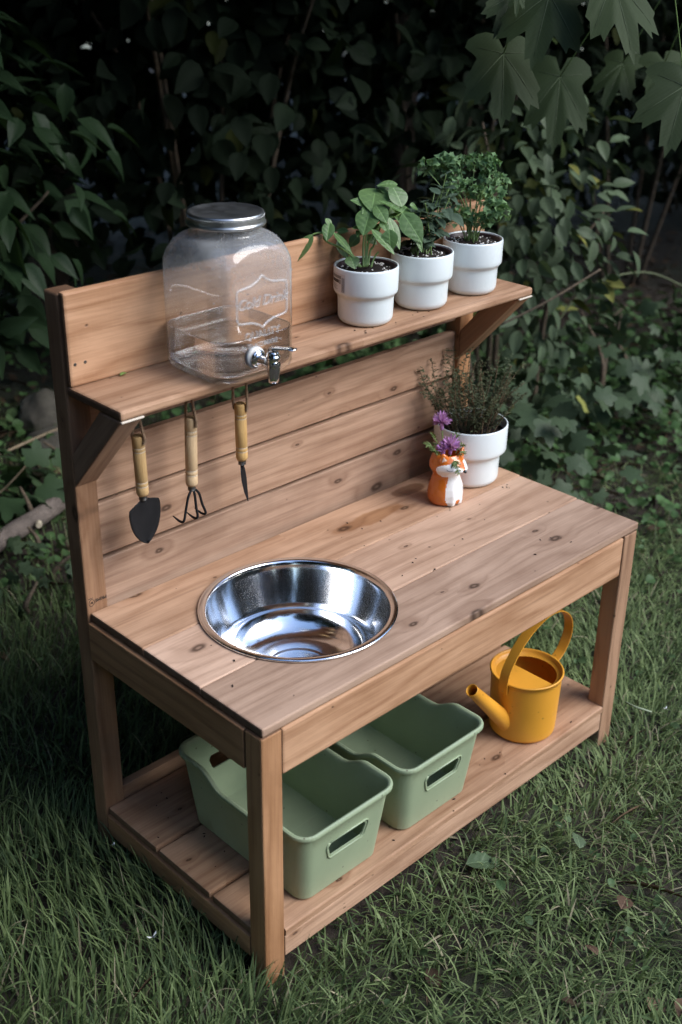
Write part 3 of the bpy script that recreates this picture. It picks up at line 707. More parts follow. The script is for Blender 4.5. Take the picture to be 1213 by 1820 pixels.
PARSLEY = [(0.8095, 0.4086, 1.0822),
    (0.8164, 0.39, 1.0855),
    (0.8194, 0.4456, 1.0664),
    (0.7652, 0.4212, 1.0812),
    (0.8062, 0.3942, 1.0663),
    (0.7902, 0.3772, 1.0525),
    (0.853, 0.3863, 1.0862),
    (0.8448, 0.3528, 1.0828),
    (0.849, 0.3469, 1.0678),
    (0.8817, 0.3481, 1.0542),
    (0.815, 0.3658, 1.0525),
    (0.8355, 0.3615, 1.0381),
    (0.8608, 0.3651, 1.0247),
    (0.8221, 0.3128, 1.0215),
    (0.8298, 0.2966, 1.0154),
    (0.8207, 0.316, 1.0042),
    (0.8182, 0.3631, 0.9839),
    (0.8212, 0.3406, 0.9795),
    (0.7841, 0.3564, 1.009),
    (0.7977, 0.409, 1.0881),
    (0.8466, 0.347, 1.0925),
    (0.7809, 0.3755, 0.9969),
    (0.8272, 0.3146, 1.0404),
    ]
def parsley():
    R = random.Random(5); fm = [frond_mesh(s) for s in range(5)]; base = Vector((0.816, 0.3495, ZS + 0.0885))
    for i, f in enumerate(PARSLEY):
        p = Vector(f); b = base + Vector((R.uniform(-.012, .012), R.uniform(-.012, .012), 0))
        if p.z < base.z + 0.03: p.z += 0.012
        mid = b.lerp(p, 0.55) + Vector((0, 0, 0.012)); end = p - Vector((0, 0, 0.006))
        stems(pars, [[b, mid, end]], 0.0011, 0.0008, M_STEM, n=5)
        o = obj('leaf', fm[i % 5], None, pars); o.matrix_parent_inverse = pars.matrix_basis.inverted()
        s = R.uniform(0.0165, 0.0215) * (0.8 if i in (9, 14) else 1)
        o.matrix_basis = Matrix.Translation(p) @ Euler((R.uniform(-.5, .5), R.uniform(-.5, .5), R.uniform(0, 6))).to_matrix().to_4x4() @ Matrix.Scale(s, 4)
parsley()
# thyme: wiry woody stems with tiny paired leaves
def thyme_plant():
    R = random.Random(8); base = Vector((0.838, 0.344, ZT + 0.102)); V = []; F = []; Cc = []
    tv, tf = leaf_np(lance, 2, 1, 0.2, 0.2)
    for k in range(96):
        a = R.uniform(0, 2 * PI); rr = 0.044 * math.sqrt(R.random()); b = base + Vector((rr * math.cos(a), rr * math.sin(a), -0.003))
        a2 = a + R.uniform(-.9, .9); lean = R.uniform(0.05, 0.50) if k % 9 else R.uniform(0.5, 0.85); L = R.uniform(0.065, 0.155)
        dv = Vector((math.cos(a2) * lean, math.sin(a2) * lean, R.uniform(0.55, 1.0))).normalized()
        bend = Vector((R.uniform(-1, 1), R.uniform(-1, 1), R.uniform(-.5, .6))) * 0.022
        pts = [b, b + dv * L * 0.4 + bend * 0.2, b + dv * L * 0.75 + bend * 0.55, b + dv * L + bend]
        if any(p.y > 0.42 for p in pts):
            for p in pts: p.y = min(p.y, 0.421 + 0.0 * p.y)
        sp = spline(pts, 6)
        if k < 60:
            stems(thyme, [pts], 0.0011, 0.0006, M_WOODY, n=4)
        tone = np.array((0.060, 0.078, 0.044)) * R.uniform(0.7, 1.5) + np.array((0.02, 0.008, 0)) * R.random()
        m = len(sp)
        for i in range(3, m, 1):
            for q in range(4):
                if R.random() < 0.25: continue
                aa = R.uniform(0, 2 * PI); l = R.uniform(0.0050, 0.0100); x = Vector((math.cos(aa), math.sin(aa), R.uniform(-.2, .8)))
                M, _ = basis(sp[i], sp[i] + x, (R.uniform(-.5, .5), R.uniform(-.5, .5), 1)); Mn = np.array(M)
                k0 = len(V); vv = tv * np.array([l, l * 0.5, l]); vv = vv @ Mn[:3, :3].T + Mn[:3, 3]
                V += vv.tolist(); F += (tf + k0).tolist(); Cc += [tone] * len(vv)
    o = obj('foliage', nmesh('thyme_foliage', V, F, M_THY, np.array(Cc)), None, thyme); o['kind'] = 'stuff'
    o.matrix_parent_inverse = thyme.matrix_basis.inverted()
thyme_plant()
# ------------------------------------------------------------------ glass drink dispenser
def rrect(s, c, n=8):
    """rounded square outline, side s, corner radius c, counter-clockwise from +x"""
    c = min(c, s / 2 - 1e-5); h = s / 2 - c; out = []
    for q, (sx, sy) in enumerate(((1, 1), (-1, 1), (-1, -1), (1, -1))):
        for i in range(n + 1):
            a = q * PI / 2 + PI / 2 * i / n
            out.append((sx * h + c * math.cos(a), sy * h + c * math.sin(a)))
    return out
def loft(rows, cap0=True, cap1=True, n=8):
    """rows: (side, corner, z)"""
    b = bmesh.new(); R = []
    for s, c, z in rows: R.append([b.verts.new((x, y, z)) for x, y in rrect(s, c, n)])
    m = len(R[0])
    for a, d in zip(R[:-1], R[1:]):
        for i in range(m): b.faces.new((a[i], a[(i + 1) % m], d[(i + 1) % m], d[i]))
    def cap(row, z, flip):
        c = b.verts.new((0, 0, z))
        for i in range(m):
            f = (c, row[i], row[(i + 1) % m]); b.faces.new(f[::-1] if flip else f)
    if cap0: cap(R[0], rows[0][2], True)
    if cap1: cap(R[-1], rows[-1][2], False)
    return b
JX, JY, JS = 0.2310, 0.3280, 0.1530
jar = empty('drink_dispenser', (JX, JY, ZS), 'square clear glass drink dispenser with metal lid and chrome tap, partly filled with water', 'drink dispenser')
def jar_rows(ins):
    S = JS - 2 * ins; c = 0.034 - ins * 0.8; rows = []
    zb = 0.0005 + (0.006 if ins else 0)
    if ins:
        rows += [(S * 0.55, c * 0.9, zb + 0.002), (S * 0.86, c * .95, zb + 0.001)]
        for a in np.linspace(0, PI / 2, 6): rows.append((S - 0.030 + 0.030 * math.sin(a), c, zb + 0.015 - 0.015 * math.cos(a)))
    else:
        rows += [(S * 0.60, c * 0.9, 0.0035), (S * 0.74, c * 0.95, 0.0005), (S - 0.022, c, 0.0005)]
        for a in np.linspace(0, PI / 2, 7)[1:]: rows.append((S - 0.022 + 0.022 * math.sin(a), c, 0.0005 + 0.014 - 0.014 * math.cos(a)))
    for z in (0.05, 0.09, 0.13, 0.163): rows.append((S, c, z))
    D = 0.1005 - 2 * ins
    for t in np.linspace(0, 1, 12)[1:]:
        a = t * PI / 2                                  # shoulder: quarter ellipse in to the round neck
        s = D + (S - D) * math.cos(a) ** 0.72; cc = c + (s / 2 - c) * (t ** 1.1)
        rows.append((s, cc, 0.163 + (0.0405 - ins * 0.3) * math.sin(a)))
    rows += [(D, D / 2, 0.209), (D, D / 2, 0.2285)]
    return rows
ro = jar_rows(0.0); ri = jar_rows(0.0045)
bm = loft(ro, True, False)
bmesh.ops.recalc_face_normals(bm, faces=bm.faces)
jg = obj('glass_jar', bm, M_GLASS, jar, smooth=True)
sub = jg.modifiers.new('s', 'SUBSURF'); sub.levels = 1; sub.render_levels = 1
# water
WZ = 0.0660
wr = [(s, c, z) for s, c, z in jar_rows(0.0025) if z < WZ - 0.003]
S_, c_ = JS - 0.005, 0.0320
wr += [(S_, c_, WZ - 0.002), (S_, c_, WZ + 0.0012), (S_ - 0.003, c_ - 0.001, WZ + 0.0002), (S_ - 0.008, c_ - 0.003, WZ), (S_ * 0.5, c_ * 0.5, WZ)]
obj('water', loft(wr, True, True), M_WATER, jar, smooth=True)
# raised frame and lettering on the front face
fy = -JS / 2 - 0.0003
fr = [(-0.047, 0.098), (-0.047, 0.135), (-0.045, 0.140), (-0.038, 0.1415), (-0.020, 0.1435), (-0.008, 0.149), (0.000, 0.156), (0.008, 0.149), (0.020, 0.1435), (0.038, 0.1415), (0.045, 0.140), (0.047, 0.135), (0.047, 0.098), (0.045, 0.093), (0.038, 0.0915), (0.020, 0.0895), (0.008, 0.085), (0.000, 0.0795), (-0.008, 0.085), (-0.020, 0.0895), (-0.038, 0.0915), (-0.045, 0.093), (-0.047, 0.098)]
tubes('embossed_frame', [([(x, fy, z + 0.0) for x, z in fr], 0.0020)], M_EMBOSS, jar, 8)
for s, size, z, sh, sp in (('Cold Drink', 0.0215, 0.118, 0.35, 0.95), ('QUALITY', 0.0155, 0.0700, 0, 1.05), ('\u2022 GLASSWARE \u2022', 0.0098, 0.0545, 0, 1.05)):
    o = obj('embossed_lettering', text_mesh(s, size, 0.0018, sh, sp, 4), M_EMBOSS, jar, (0, fy + 0.0004, z), (PI / 2, 0, 0))
# beads of water on the inside and outside of the shoulder
def droplets():
    R = random.Random(3); b = bmesh.new(); bmesh.ops.create_icosphere(b, subdivisions=1, radius=1); b.verts.ensure_lookup_table()
    bv_ = [v.co.copy() for v in b.verts]; bf = [tuple(v.index for v in f.verts) for f in b.faces]; b.free(); V = []; F = []
    for _ in range(70):
        z = 0.100 + 0.1 * R.random() ** 0.7; a = R.uniform(0, 2 * PI)
        k = [i for i, r in enumerate(ro) if r[2] <= z][-1]; r0_, r1_ = ro[k], ro[min(k + 1, len(ro) - 1)]
        t = (z - r0_[2]) / max(r1_[2] - r0_[2], 1e-6); s = r0_[0] + (r1_[0] - r0_[0]) * t; c = r0_[1] + (r1_[1] - r0_[1]) * t
        q = rrect(s, c); i = R.randrange(len(q)); u = R.random(); x = q[i][0] * (1 - u) + q[(i + 1) % len(q)][0] * u; y = q[i][1] * (1 - u) + q[(i + 1) % len(q)][1] * u
        d = R.uniform(0.0005, 0.0013); k0 = len(V); V += [(x + v.x * d, y + v.y * d, z + v.z * d * 1.25) for v in bv_]; F += [tuple(j + k0 for j in f) for f in bf]
    o = obj('droplets', nmesh('droplets', V, F, M_EMBOSS), None, jar); o['kind'] = 'stuff'
droplets()
lid = lathe([(0, 0.2325), (0.030, 0.2325), (0.046, 0.2322), (0.0485, 0.2330), (0.0510, 0.2340), (0.0530, 0.2342), (0.0552, 0.2330), (0.0558, 0.2310), (0.0556, 0.2265), (0.0562, 0.2245), (0.0558, 0.2225), (0.0570, 0.2205), (0.0580, 0.2185), (0.0572, 0.2165), (0.0558, 0.2160), (0.0550, 0.2165), (0.0545, 0.2200), (0.0542, 0.2305), (0, 0.2308)], 72)
lo_ = obj('lid', lid, M_TIN, jar, smooth=True)
ridges = [([(0.0557 * math.cos(a), 0.0557 * math.sin(a), 0.2268), (0.0557 * math.cos(a), 0.0557 * math.sin(a), 0.2305)], 0.0004) for a in np.linspace(0, 2 * PI, 90, endpoint=False)]
tubes('grip_ridges', ridges, M_TIN, lo_, 4)
# tap
tap = empty('tap', (-0.0150, -JS / 2, 0.0370)); tap.parent = jar
def yl(prof, name, m, par, n=32, loc=(0, 0, 0)):
    return obj(name, lathe(prof, n), m, par, loc, (PI / 2, 0, 0), smooth=True)
yl([(0, -0.006), (0.0155, -0.006), (0.0165, 0.0000), (0.0160, 0.0030), (0.0140, 0.0042), (0, 0.0042)], 'washer', M_WASHER, tap)
yl([(0.0, 0.004), (0.0125, 0.004), (0.0130, 0.0065), (0.0125, 0.0095), (0.0105, 0.0105), (0.0072, 0.0108), (0.0068, 0.014), (0.0068, 0.030), (0.0085, 0.033), (0.0085, 0.046), (0.006, 0.049), (0, 0.050)], 'barrel', M_CHROME, tap)
obj('spout', lathe([(0, 0.021), (0.004, 0.0205), (0.0075, 0.0190), (0.0088, 0.0165), (0.0088, 0.0135), (0.0100, 0.0125), (0.0103, 0.0100), (0.0100, 0.0065), (0.0092, 0.0055), (0.0100, -0.001), (0.0096, -0.010), (0.0082, -0.020), (0.0076, -0.0265), (0.0066, -0.0270), (0.0058, -0.0260), (0.0055, -0.010), (0, -0.008)], 40), M_CHROME, tap, (0, -0.0400, 0), smooth=True)
lev = bmesh.new()
prof = [(0.004, 0.0085, 0.0030), (-0.006, 0.0080, 0.0030), (-0.012, 0.0060, 0.0024), (-0.020, 0.0072, 0.0022), (-0.028, 0.0085, 0.0020), (-0.034, 0.0070, 0.0018), (-0.037, 0.0030, 0.0012)]
rows = []
for i, (y, hw, th) in enumerate(prof):
    z = 0.0235 + 0.0018 * i * 0.6 - (0.002 if i > 4 else 0)
    rows.append([lev.verts.new((hw * math.cos(a), y, z + th * math.sin(a))) for a in np.linspace(0, 2 * PI, 12, endpoint=False)])
for a, d in zip(rows[:-1], rows[1:]):
    for i in range(12): lev.faces.new((a[i], a[(i + 1) % 12], d[(i + 1) % 12], d[i]))
lev.faces.new(rows[0]); lev.faces.new(rows[-1][::-1]); bmesh.ops.recalc_face_normals(lev, faces=lev.faces)
obj('lever', lev, M_CHROME, tap, (0, -0.0400, 0), (0, 0, math.radians(20)), smooth=True)

# ------------------------------------------------------------------ hanging tools
GT = 'small garden tools hanging under the shelf'
def handle_parts(root, L, r):
    prof = [(0, L / 2), (r * 0.6, L / 2), (r * 0.88, L / 2 - 0.0012), (r, L / 2 - 0.004)]
    for zc in (0.30, 0.24, -0.27, -0.34):
        z = zc * L
        prof += [(r, z + 0.0009), (r * 0.93, z), (r, z - 0.0009)]
    prof = sorted(prof[4:], key=lambda p: -p[1]); prof = [(0, L / 2), (r * 0.6, L / 2), (r * 0.88, L / 2 - 0.0012), (r, L / 2 - 0.004)] + prof + [(r, -L / 2 + 0.004), (r * 0.84, -L / 2), (0, -L / 2)]
    b = lathe(prof, 28); bmesh.ops.rotate(b, cent=(0, 0, 0), matrix=Matrix.Rotation(PI / 2, 3, 'Y'), verts=b.verts)
    o = obj('handle', b, M_HANDLE, root, (0, 0, -L / 2), (0, -PI / 2, 0), smooth=True)
    obj('ferrule', lathe([(0, 0), (r * 0.62, 0), (r * 0.66, -0.001), (r * 0.66, -0.008), (r * 0.55, -0.009), (0, -0.009)], 24), M_FERR, root, (0, 0, -L + 0.0005), smooth=True)
    # ring grooves show pale
    for zc in (0.30, 0.24, -0.27, -0.34):
        a = [(r * 0.955 * math.cos(t), r * 0.955 * math.sin(t), -L / 2 + zc * L) for t in np.linspace(0, 2 * PI, 25)]
        tubes('groove', [(a, 0.0006)], M_RAW, root, 4)
def twine(root, pts, name='twine', r=0.0017, pitch=0.007):
    sp = spline(pts, 14); lst = []
    for ph in (0, PI):
        q = []; s = 0
        for i, p in enumerate(sp):
            t = (sp[min(i + 1, len(sp) - 1)] - sp[max(i - 1, 0)]).normalized(); u = t.orthogonal().normalized() if i == 0 else (u - t * u.dot(t)).normalized(); w = t.cross(u)
            if i: s += (p - sp[i - 1]).length
            a = ph + s / pitch * 2 * PI; q.append(p + (u * math.cos(a) + w * math.sin(a)) * r * 0.75)
        lst.append((q, r))
    tubes(name, lst, M_TWINE, root, 6)
SB = ZS - 0.0150
def tool(name, x, y, ztop, lab, rz=0.0, tilt=0.0, drop=None):
    return empty(name, (x, y, ztop), lab, 'garden tool', GT, (0.0, tilt, rz))
HL = 0.100
t1 = tool('hand_trowel', 0.0855, 0.372, 0.7800, 'little black hand trowel with a pointed blade, hanging by twine below the shelf', 0.12, -0.02)
handle_parts(t1, HL, 0.0097)
bm = bmesh.new(); out = []
n = 22; rowsT = []
for i in range(n + 1):
    t = i / n; z = -HL - 0.006 - 0.078 * t
    if t < 0.12: hw = 0.0055 + (0.0300 - 0.0055) * (t / 0.12) ** 1.3
    elif t < 0.22: hw = 0.0300 + 0.002 * (t - 0.12) / 0.10
    else: hw = 0.0320 * max(0.0, 1 - ((t - 0.22) / 0.78) ** 2.4) ** 0.75
    row = []
    for j in range(-5, 6):
        s = j / 5; row.append(bm.verts.new((s * max(hw, 0.0004), -0.006 * s * s * (0.4 + t * .5) + 0.002 + (0.004 * (1 - abs(s)) ** 3) * max(0, 1 - t * 2.2) * -1, z)))
    rowsT.append(row)
for a, d in zip(rowsT[:-1], rowsT[1:]):
    for j in range(10): bm.faces.new((a[j], a[j + 1], d[j + 1], d[j]))
o = obj('blade', bm, M_BLACK, t1, smooth=True); md = o.modifiers.new('s', 'SOLIDIFY'); md.thickness = 0.0013
twine(t1, [(0.000, -0.011, -0.012), (0.002, -0.0125, -0.004), (0.002, -0.006, 0.020), (0.001, 0.0, SB - 0.780 - 0.008), (-0.004, 0.004, 0.020), (-0.002, 0.010, -0.005), (0.000, 0.009, -0.012)])
t2 = tool('hand_cultivator', 0.1835, 0.370, 0.7835, 'little three pronged black hand fork with bent tines, hanging below the dispenser', 0.0, 0.035)
handle_parts(t2, HL + 0.016, 0.0097)
z0 = -HL - 0.016 - 0.006
tl = []
for sx, sy in ((-1, 0), (0.12, -0.2), (1, 0.15)):
    tl.append((spline([(0, 0, z0 + 0.004), (0.004 * sx, -0.003, z0 - 0.001), (0.011 * sx, -0.005 + sy * .004, z0 - 0.010), (0.017 * sx, -0.006 + sy * 0.01, z0 - 0.030), (0.0225 * sx, -0.008 + sy * 0.012, z0 - 0.0465), (0.0225 * sx - 0.002, -0.001 + sy * .012, z0 - 0.0500), (0.0225 * sx - 0.006, 0.013 + sy * .012, z0 - 0.0440)], 6), None))
for pts, _ in tl:
    R_ = [0.0021] * (len(pts) - 6) + list(np.linspace(0.0021, 0.0008, 6)); tubes('tine', [(pts, R_)], M_BLACK, t2, 8)
twine(t2, [(0.001, -0.011, -0.014), (0.001, -0.0125, -0.005), (0.000, -0.006, 0.022), (-0.003, 0, SB - 0.7835 - 0.006), (-0.004, 0.006, 0.022), (0, 0.011, -0.005), (0.0, 0.009, -0.013)])
t3 = tool('hand_weeder', 0.2845, 0.372, 0.7790, 'little narrow black bladed hand weeder, hanging below the dispenser tap', 0.35, -0.01)
handle_parts(t3, HL, 0.0097)
bm = bmesh.new(); rw = []
for i, (z, hw, th, xo) in enumerate(((-0.104, 0.003, 0.003, 0), (-0.112, 0.003, 0.0026, 0), (-0.119, 0.0075, 0.0014, 0.001), (-0.135, 0.0085, 0.0012, 0.003), (-0.155, 0.0060, 0.0010, 0.006), (-0.168, 0.0030, 0.0009, 0.009), (-0.174, 0.0008, 0.0006, 0.010))):
    rw.append([bm.verts.new((hw * a, th * b_ - xo * 0.9, z)) for a, b_ in ((1, 0), (0.5, 1), (-0.5, 1), (-1, 0), (-0.5, -1), (0.5, -1))])
for a, d in zip(rw[:-1], rw[1:]):
    for i in range(6): bm.faces.new((a[i], a[(i + 1) % 6], d[(i + 1) % 6], d[i]))
bm.faces.new(rw[0]); bm.faces.new(rw[-1][::-1]); bmesh.ops.recalc_face_normals(bm, faces=bm.faces)
obj('blade', bm, M_BLACK, t3)
twine(t3, [(0.000, -0.0105, -0.013), (0.000, -0.0125, -0.004), (0.000, -0.0125, 0.025), (0.0, -0.011, SB - 0.779 - 0.002)])
twine(t3, [(0.000, 0.0105, -0.013), (0.000, 0.0125, -0.004), (0.000, 0.0125, 0.025), (0.0, 0.011, SB - 0.779 - 0.002)])

# ------------------------------------------------------------------ fox vase
def fox():
    root = empty('fox_vase', (0.7260, 0.3060, ZT + 0.0004), 'small orange and white ceramic vase shaped like a sitting fox', 'vase', None, (0, 0, -0.06))
    M_FO = simple('orange_glaze', (0.60, 0.155, 0.018), 0.16, 0, 0.06, 20, 0, 0.001, 0.6); M_FW = simple('white_glaze', (0.82, 0.83, 0.82), 0.14, 0, 0.02, 20, 0, 0.001, 0.6)
    M_FK = simple('black_glaze', (0.012, 0.012, 0.012), 0.12, 0, 0.1, 20, 0, 0.001, 0.6); M_FP = simple('pale_ear', (0.66, 0.50, 0.40), 0.25, 0, 0.05)
    key = [(0.0, 0.026), (0.003, 0.0312), (0.010, 0.0345), (0.022, 0.0352), (0.034, 0.0335), (0.046, 0.0298), (0.055, 0.0268), (0.060, 0.0260), (0.066, 0.0285), (0.074, 0.0320), (0.083, 0.0332), (0.091, 0.0315), (0.097, 0.0285), (0.100, 0.0262), (0.1010, 0.0246), (0.1000, 0.0232), (0.085, 0.0225), (0.060, 0.0190), (0.052, 0.0)]
    zs_ = []; 
    for (z0, r0_), (z1, r1_) in zip(key[:-1], key[1:]):
        k = max(2, int(math.hypot(z1 - z0, r1_ - r0_) / 0.0012))
        zs_ += [(z0 + (z1 - z0) * i / k, r0_ + (r1_ - r0_) * i / k) for i in range(k)]
    zs_.append(key[-1]); n = 132
    V = []; F = []; Mi = []
    outer_n = sum(1 for i, (z, r) in enumerate(zs_) if i < 1e9)
    top_i = max(range(len(zs_)), key=lambda i: zs_[i][0])
    for i, (z, r) in enumerate(zs_):
        for k in range(n):
            a = 2 * PI * k / n; dx, dy = math.cos(a), math.sin(a); f = max(0.0, -dy)         # front is -y
            rr = r
            if i <= top_i:
                # muzzle pushed forward, pointed; paws and chest swell
                hz = math.exp(-((z - 0.076) / 0.0095) ** 2); rr += 0.0165 * hz * f ** 5
                ck = math.exp(-((z - 0.074) / 0.011) ** 2); rr += 0.0030 * ck * abs(dx) ** 2
                for px in (-0.30, 0.30):
                    g = math.exp(-((math.atan2(dx, -dy) - px) / 0.17) ** 2); rr += g * (0.0050 * math.exp(-(z / 0.010) ** 2) + 0.0022 * math.exp(-((z - 0.022) / 0.018) ** 2))
            V.append((rr * dx, rr * dy * 0.94, z))
    for i in range(len(zs_) - 1):
        for k in range(n):
            j = (k + 1) % n; F.append((i * n + k, i * n + j, (i + 1) * n + j, (i + 1) * n + k))
    me = nmesh('fox_body', V, F); 
    for m in (M_FO, M_FW, M_FK): me.materials.append(m)
    idx = []
    for i in range(len(zs_) - 1):
        z = 0.5 * (zs_[i][0] + zs_[i + 1][0])
        for k in range(n):
            a = 2 * PI * (k + .5) / n; th = math.atan2(math.cos(a), -math.sin(a)); mi = 0   # 0 = front
            if i < top_i:
                if z < 0.060:
                    w = 0.62 + 0.16 * math.sin(min(z, 0.055) / 0.055 * PI) - 0.10 * (z < 0.012) * (0.012 - z) / 0.012
                    if abs(th) < w: mi = 1
                    if z < 0.0125 and abs(th) < 0.13: mi = 0
                elif z < 0.0900:
                    # two cheek patches, an orange stripe narrowing to the nose between them
                    half = 0.03 + 0.34 * max(0.0, (z - 0.0765) / 0.0135) ** 1.2
                    lim = 1.36 - 0.95 * max(0, (z - 0.079) / 0.0110) ** 2 - 0.30 * max(0, (0.066 - z) / 0.006)
                    if half < abs(th) < lim: mi = 1
            idx.append(mi)
    me.polygons.foreach_set('material_index', idx)
    body = obj('body', me, None, root)
    nose = lathe([(0, 0.0032), (0.0022, 0.0028), (0.0034, 0.0010), (0.0034, -0.0008), (0.0022, -0.0026), (0, -0.0030)], 20)
    obj('nose', nose, M_FK, root, (0, -0.0478, 0.0765), smooth=True)
    for s in (-1, 1):
        b = bmesh.new(); prof = [((0.0115, 0.0055, 0)), (0.0108, 0.0052, 0.004), (0.0080, 0.0042, 0.009), (0.0042, 0.0028, 0.0140), (0.0012, 0.0012, 0.0165)]
        rows = [[b.verts.new((rx * math.cos(t), ry * math.sin(t), z)) for t in np.linspace(0, 2 * PI, 16, endpoint=False)] for rx, ry, z in prof]
        for a, d in zip(rows[:-1], rows[1:]):
            for i in range(16): b.faces.new((a[i], a[(i + 1) % 16], d[(i + 1) % 16], d[i]))
        b.faces.new(rows[-1])
        e = obj('ear', b, M_FO, root, (s * 0.0225, -0.0145, 0.0920), (0.12, s * 0.22, s * 0.55), smooth=True)
        b = bmesh.new(); v = [b.verts.new(p) for p in ((-0.0052, -0.0056, 0.003), (0.0052, -0.0056, 0.003), (0, -0.0042, 0.0125), (0, -0.0066, 0.004))]
        for f in ((0, 3, 2), (3, 1, 2), (0, 1, 3)): b.faces.new([v[i] for i in f])
        bmesh.ops.recalc_face_normals(b, faces=b.faces); obj('inner_ear', b, M_FP, e)
        # closed smiling eye
        pts = []
        for t in np.linspace(-1, 1, 9):
            th = s * (0.62 + 0.15 * t); z = 0.0795 - 0.0022 * (1 - t * t)
            hz = math.exp(-((z - 0.076) / 0.0095) ** 2); f = max(0, math.cos(th)); rr = 0.0330 + 0.0165 * hz * f ** 5 + 0.003 * math.exp(-((z - 0.074) / 0.011) ** 2) * abs(math.sin(th)) ** 2 + 0.0003
            pts.append((rr * math.sin(th), -rr * math.cos(th) * 0.94, z))
        tubes('eye', [(pts, 0.0004)], M_FK, root, 5)
    return root
fox()
M_PET = leafmat('purple_floret', (0.50, 0.25, 0.56), (0.58, 0.32, 0.64), 0.5, 0.3, veins=False)
M_SPRIG = leafmat('sprig_leaf', (0.10, 0.15, 0.055), (0.16, 0.20, 0.085), 0.5, 0.2, attr=False, veins=False)
def flower(name, top, bot, r, lab, seed):
    R = random.Random(seed); top = Vector(top); bot = Vector(bot); root = empty(name, bot, lab, 'flower', 'purple flowers in the fox vase')
    ax = (top - bot).normalized()
    V = []; F = []
    for k in range(120):
        u = Vector((R.gauss(0, 1), R.gauss(0, 1), R.gauss(0, 1))).normalized()
        if u.dot(ax) < -0.35: u = (u - ax * 1.2 * u.dot(ax)).normalized()
        y = u.orthogonal().normalized(); y = Matrix.Rotation(R.uniform(0, 6.3), 3, u) @ y; z = u.cross(y); L = r * R.uniform(0.8, 1.12); w = r * R.uniform(0.07, 0.11); k0 = len(V)
        c = top - ax * r * 0.35
        for t, ww in ((0.10, 0.4), (0.5, 1.0), (0.85, 0.8), (1.0, 0.1)):
            for s in (-1, 1): V.append(tuple(c - bot + u * L * t + y * w * ww * s + ax * (0.12 * L * t * t) + z * 0.002 * t * t))
        for i in range(3): a = k0 + 2 * i; F += [(a, a + 1, a + 3), (a, a + 3, a + 2)]
    o = obj('petals', nmesh('petals', V, F, M_PET), None, root)
    cal = lathe([(0, -0.010), (0.003, -0.008), (0.0042, -0.003), (0.0035, 0.002), (0, 0.003)], 12)
    co = obj('calyx', cal, M_PET, root); co.rotation_euler = ax.to_track_quat('Z', 'Y').to_euler(); co.location = top - bot - ax * r * 0.75
    tubes('stem', [(spline([(0, 0, 0), (top - bot) * 0.5 + Vector((0.002, 0, 0)), (top - bot) - ax * r * 0.9], 5), 0.0013)], M_STEM, root, 6)
fb = Vector((0.7260, 0.306, ZT + 0.062))
flower('purple_flower', (0.7350, 0.3320, 0.6400), fb + Vector((0.002, 0.012, 0)), 0.0185, 'purple round flower standing taller, upper one in the fox vase', 1)
flower('purple_flower', (0.7305, 0.3030, 0.6015), fb + Vector((0.002, -0.004, 0)), 0.0205, 'purple round flower sitting low over the fox face', 2)
flower('purple_flower', (0.7130, 0.3080, 0.5955), fb + Vector((-0.006, -0.002, 0)), 0.0135, 'small half hidden purple flower low at the back of the vase', 3)
def sprig(base, tip, w, n, seed, lab):
    R = random.Random(seed); base = Vector(base); tip = Vector(tip); root = empty('leaf_sprig', base, lab, 'sprig', 'feathery green sprigs in the fox vase')
    d = tip - base; sp = spline([(0, 0, 0), d * 0.5 + Vector((0, 0, 0.006)), d], 8); tubes('stem', [(sp, list(np.linspace(0.0010, 0.0004, len(sp))))], M_STEM, root, 5)
    lv = leaf_np(lance, 6, 2, 0.25, 0.2)
    for i in range(n):
        t = 0.25 + 0.75 * i / n; p = sp[int(t * (len(sp) - 1))]; side = d.cross(Vector((0, 0, 1)) + Vector((R.uniform(-.3, .3), R.uniform(-.3, .3), 0))).normalized()
        for s in (-1, 1):
            L = 1.3 * w * (1 - 0.55 * t) * R.uniform(0.85, 1.2); q = p + (side * s * 0.8 + d.normalized() * 0.75).normalized() * L + Vector((0, 0, R.uniform(-.004, .004)))
            V, F = sized(lv, L, L * 0.30); M, _ = basis(p, q, (R.uniform(-.3, .3), -0.4, 1)); o = obj('leaflet', nmesh('leaflet', V, F, M_SPRIG), None, root); o.matrix_basis = M
tb = fb + Vector((0, 0, 0.034))
SPR = [((-0.018, 0.002, 0), (-0.046, 0.016, 0.028), 0.016, 7, 'feathery sprig reaching out furthest left of the fox'), ((-0.016, 0.006, 0), (-0.034, 0.006, 0.012), 0.014, 6, 'feathery sprig drooping over the fox shoulder'), ((-0.006, 0.012, 0), (-0.020, 0.024, 0.040), 0.014, 6, 'upright feathery sprig behind the tall flower'),
       ((0.014, 0.002, 0), (0.034, 0.006, 0.030), 0.012, 6, 'feathery sprig leaning towards the white pot'), ((0.014, -0.008, 0), (0.030, -0.014, 0.012), 0.013, 6, 'feathery sprig spreading low over the fox right ear'), ((-0.010, -0.022, 0.000), (-0.016, -0.044, -0.022), 0.012, 6, 'feathery sprig hanging down across the fox cheek'), ((0.002, -0.018, 0), (0.012, -0.034, 0.006), 0.012, 5, 'short sprig under the low purple flower')]
for i, (a, b_, w, n, lab) in enumerate(SPR): sprig(tb + Vector(a), tb + Vector(b_), w, n, i, lab)

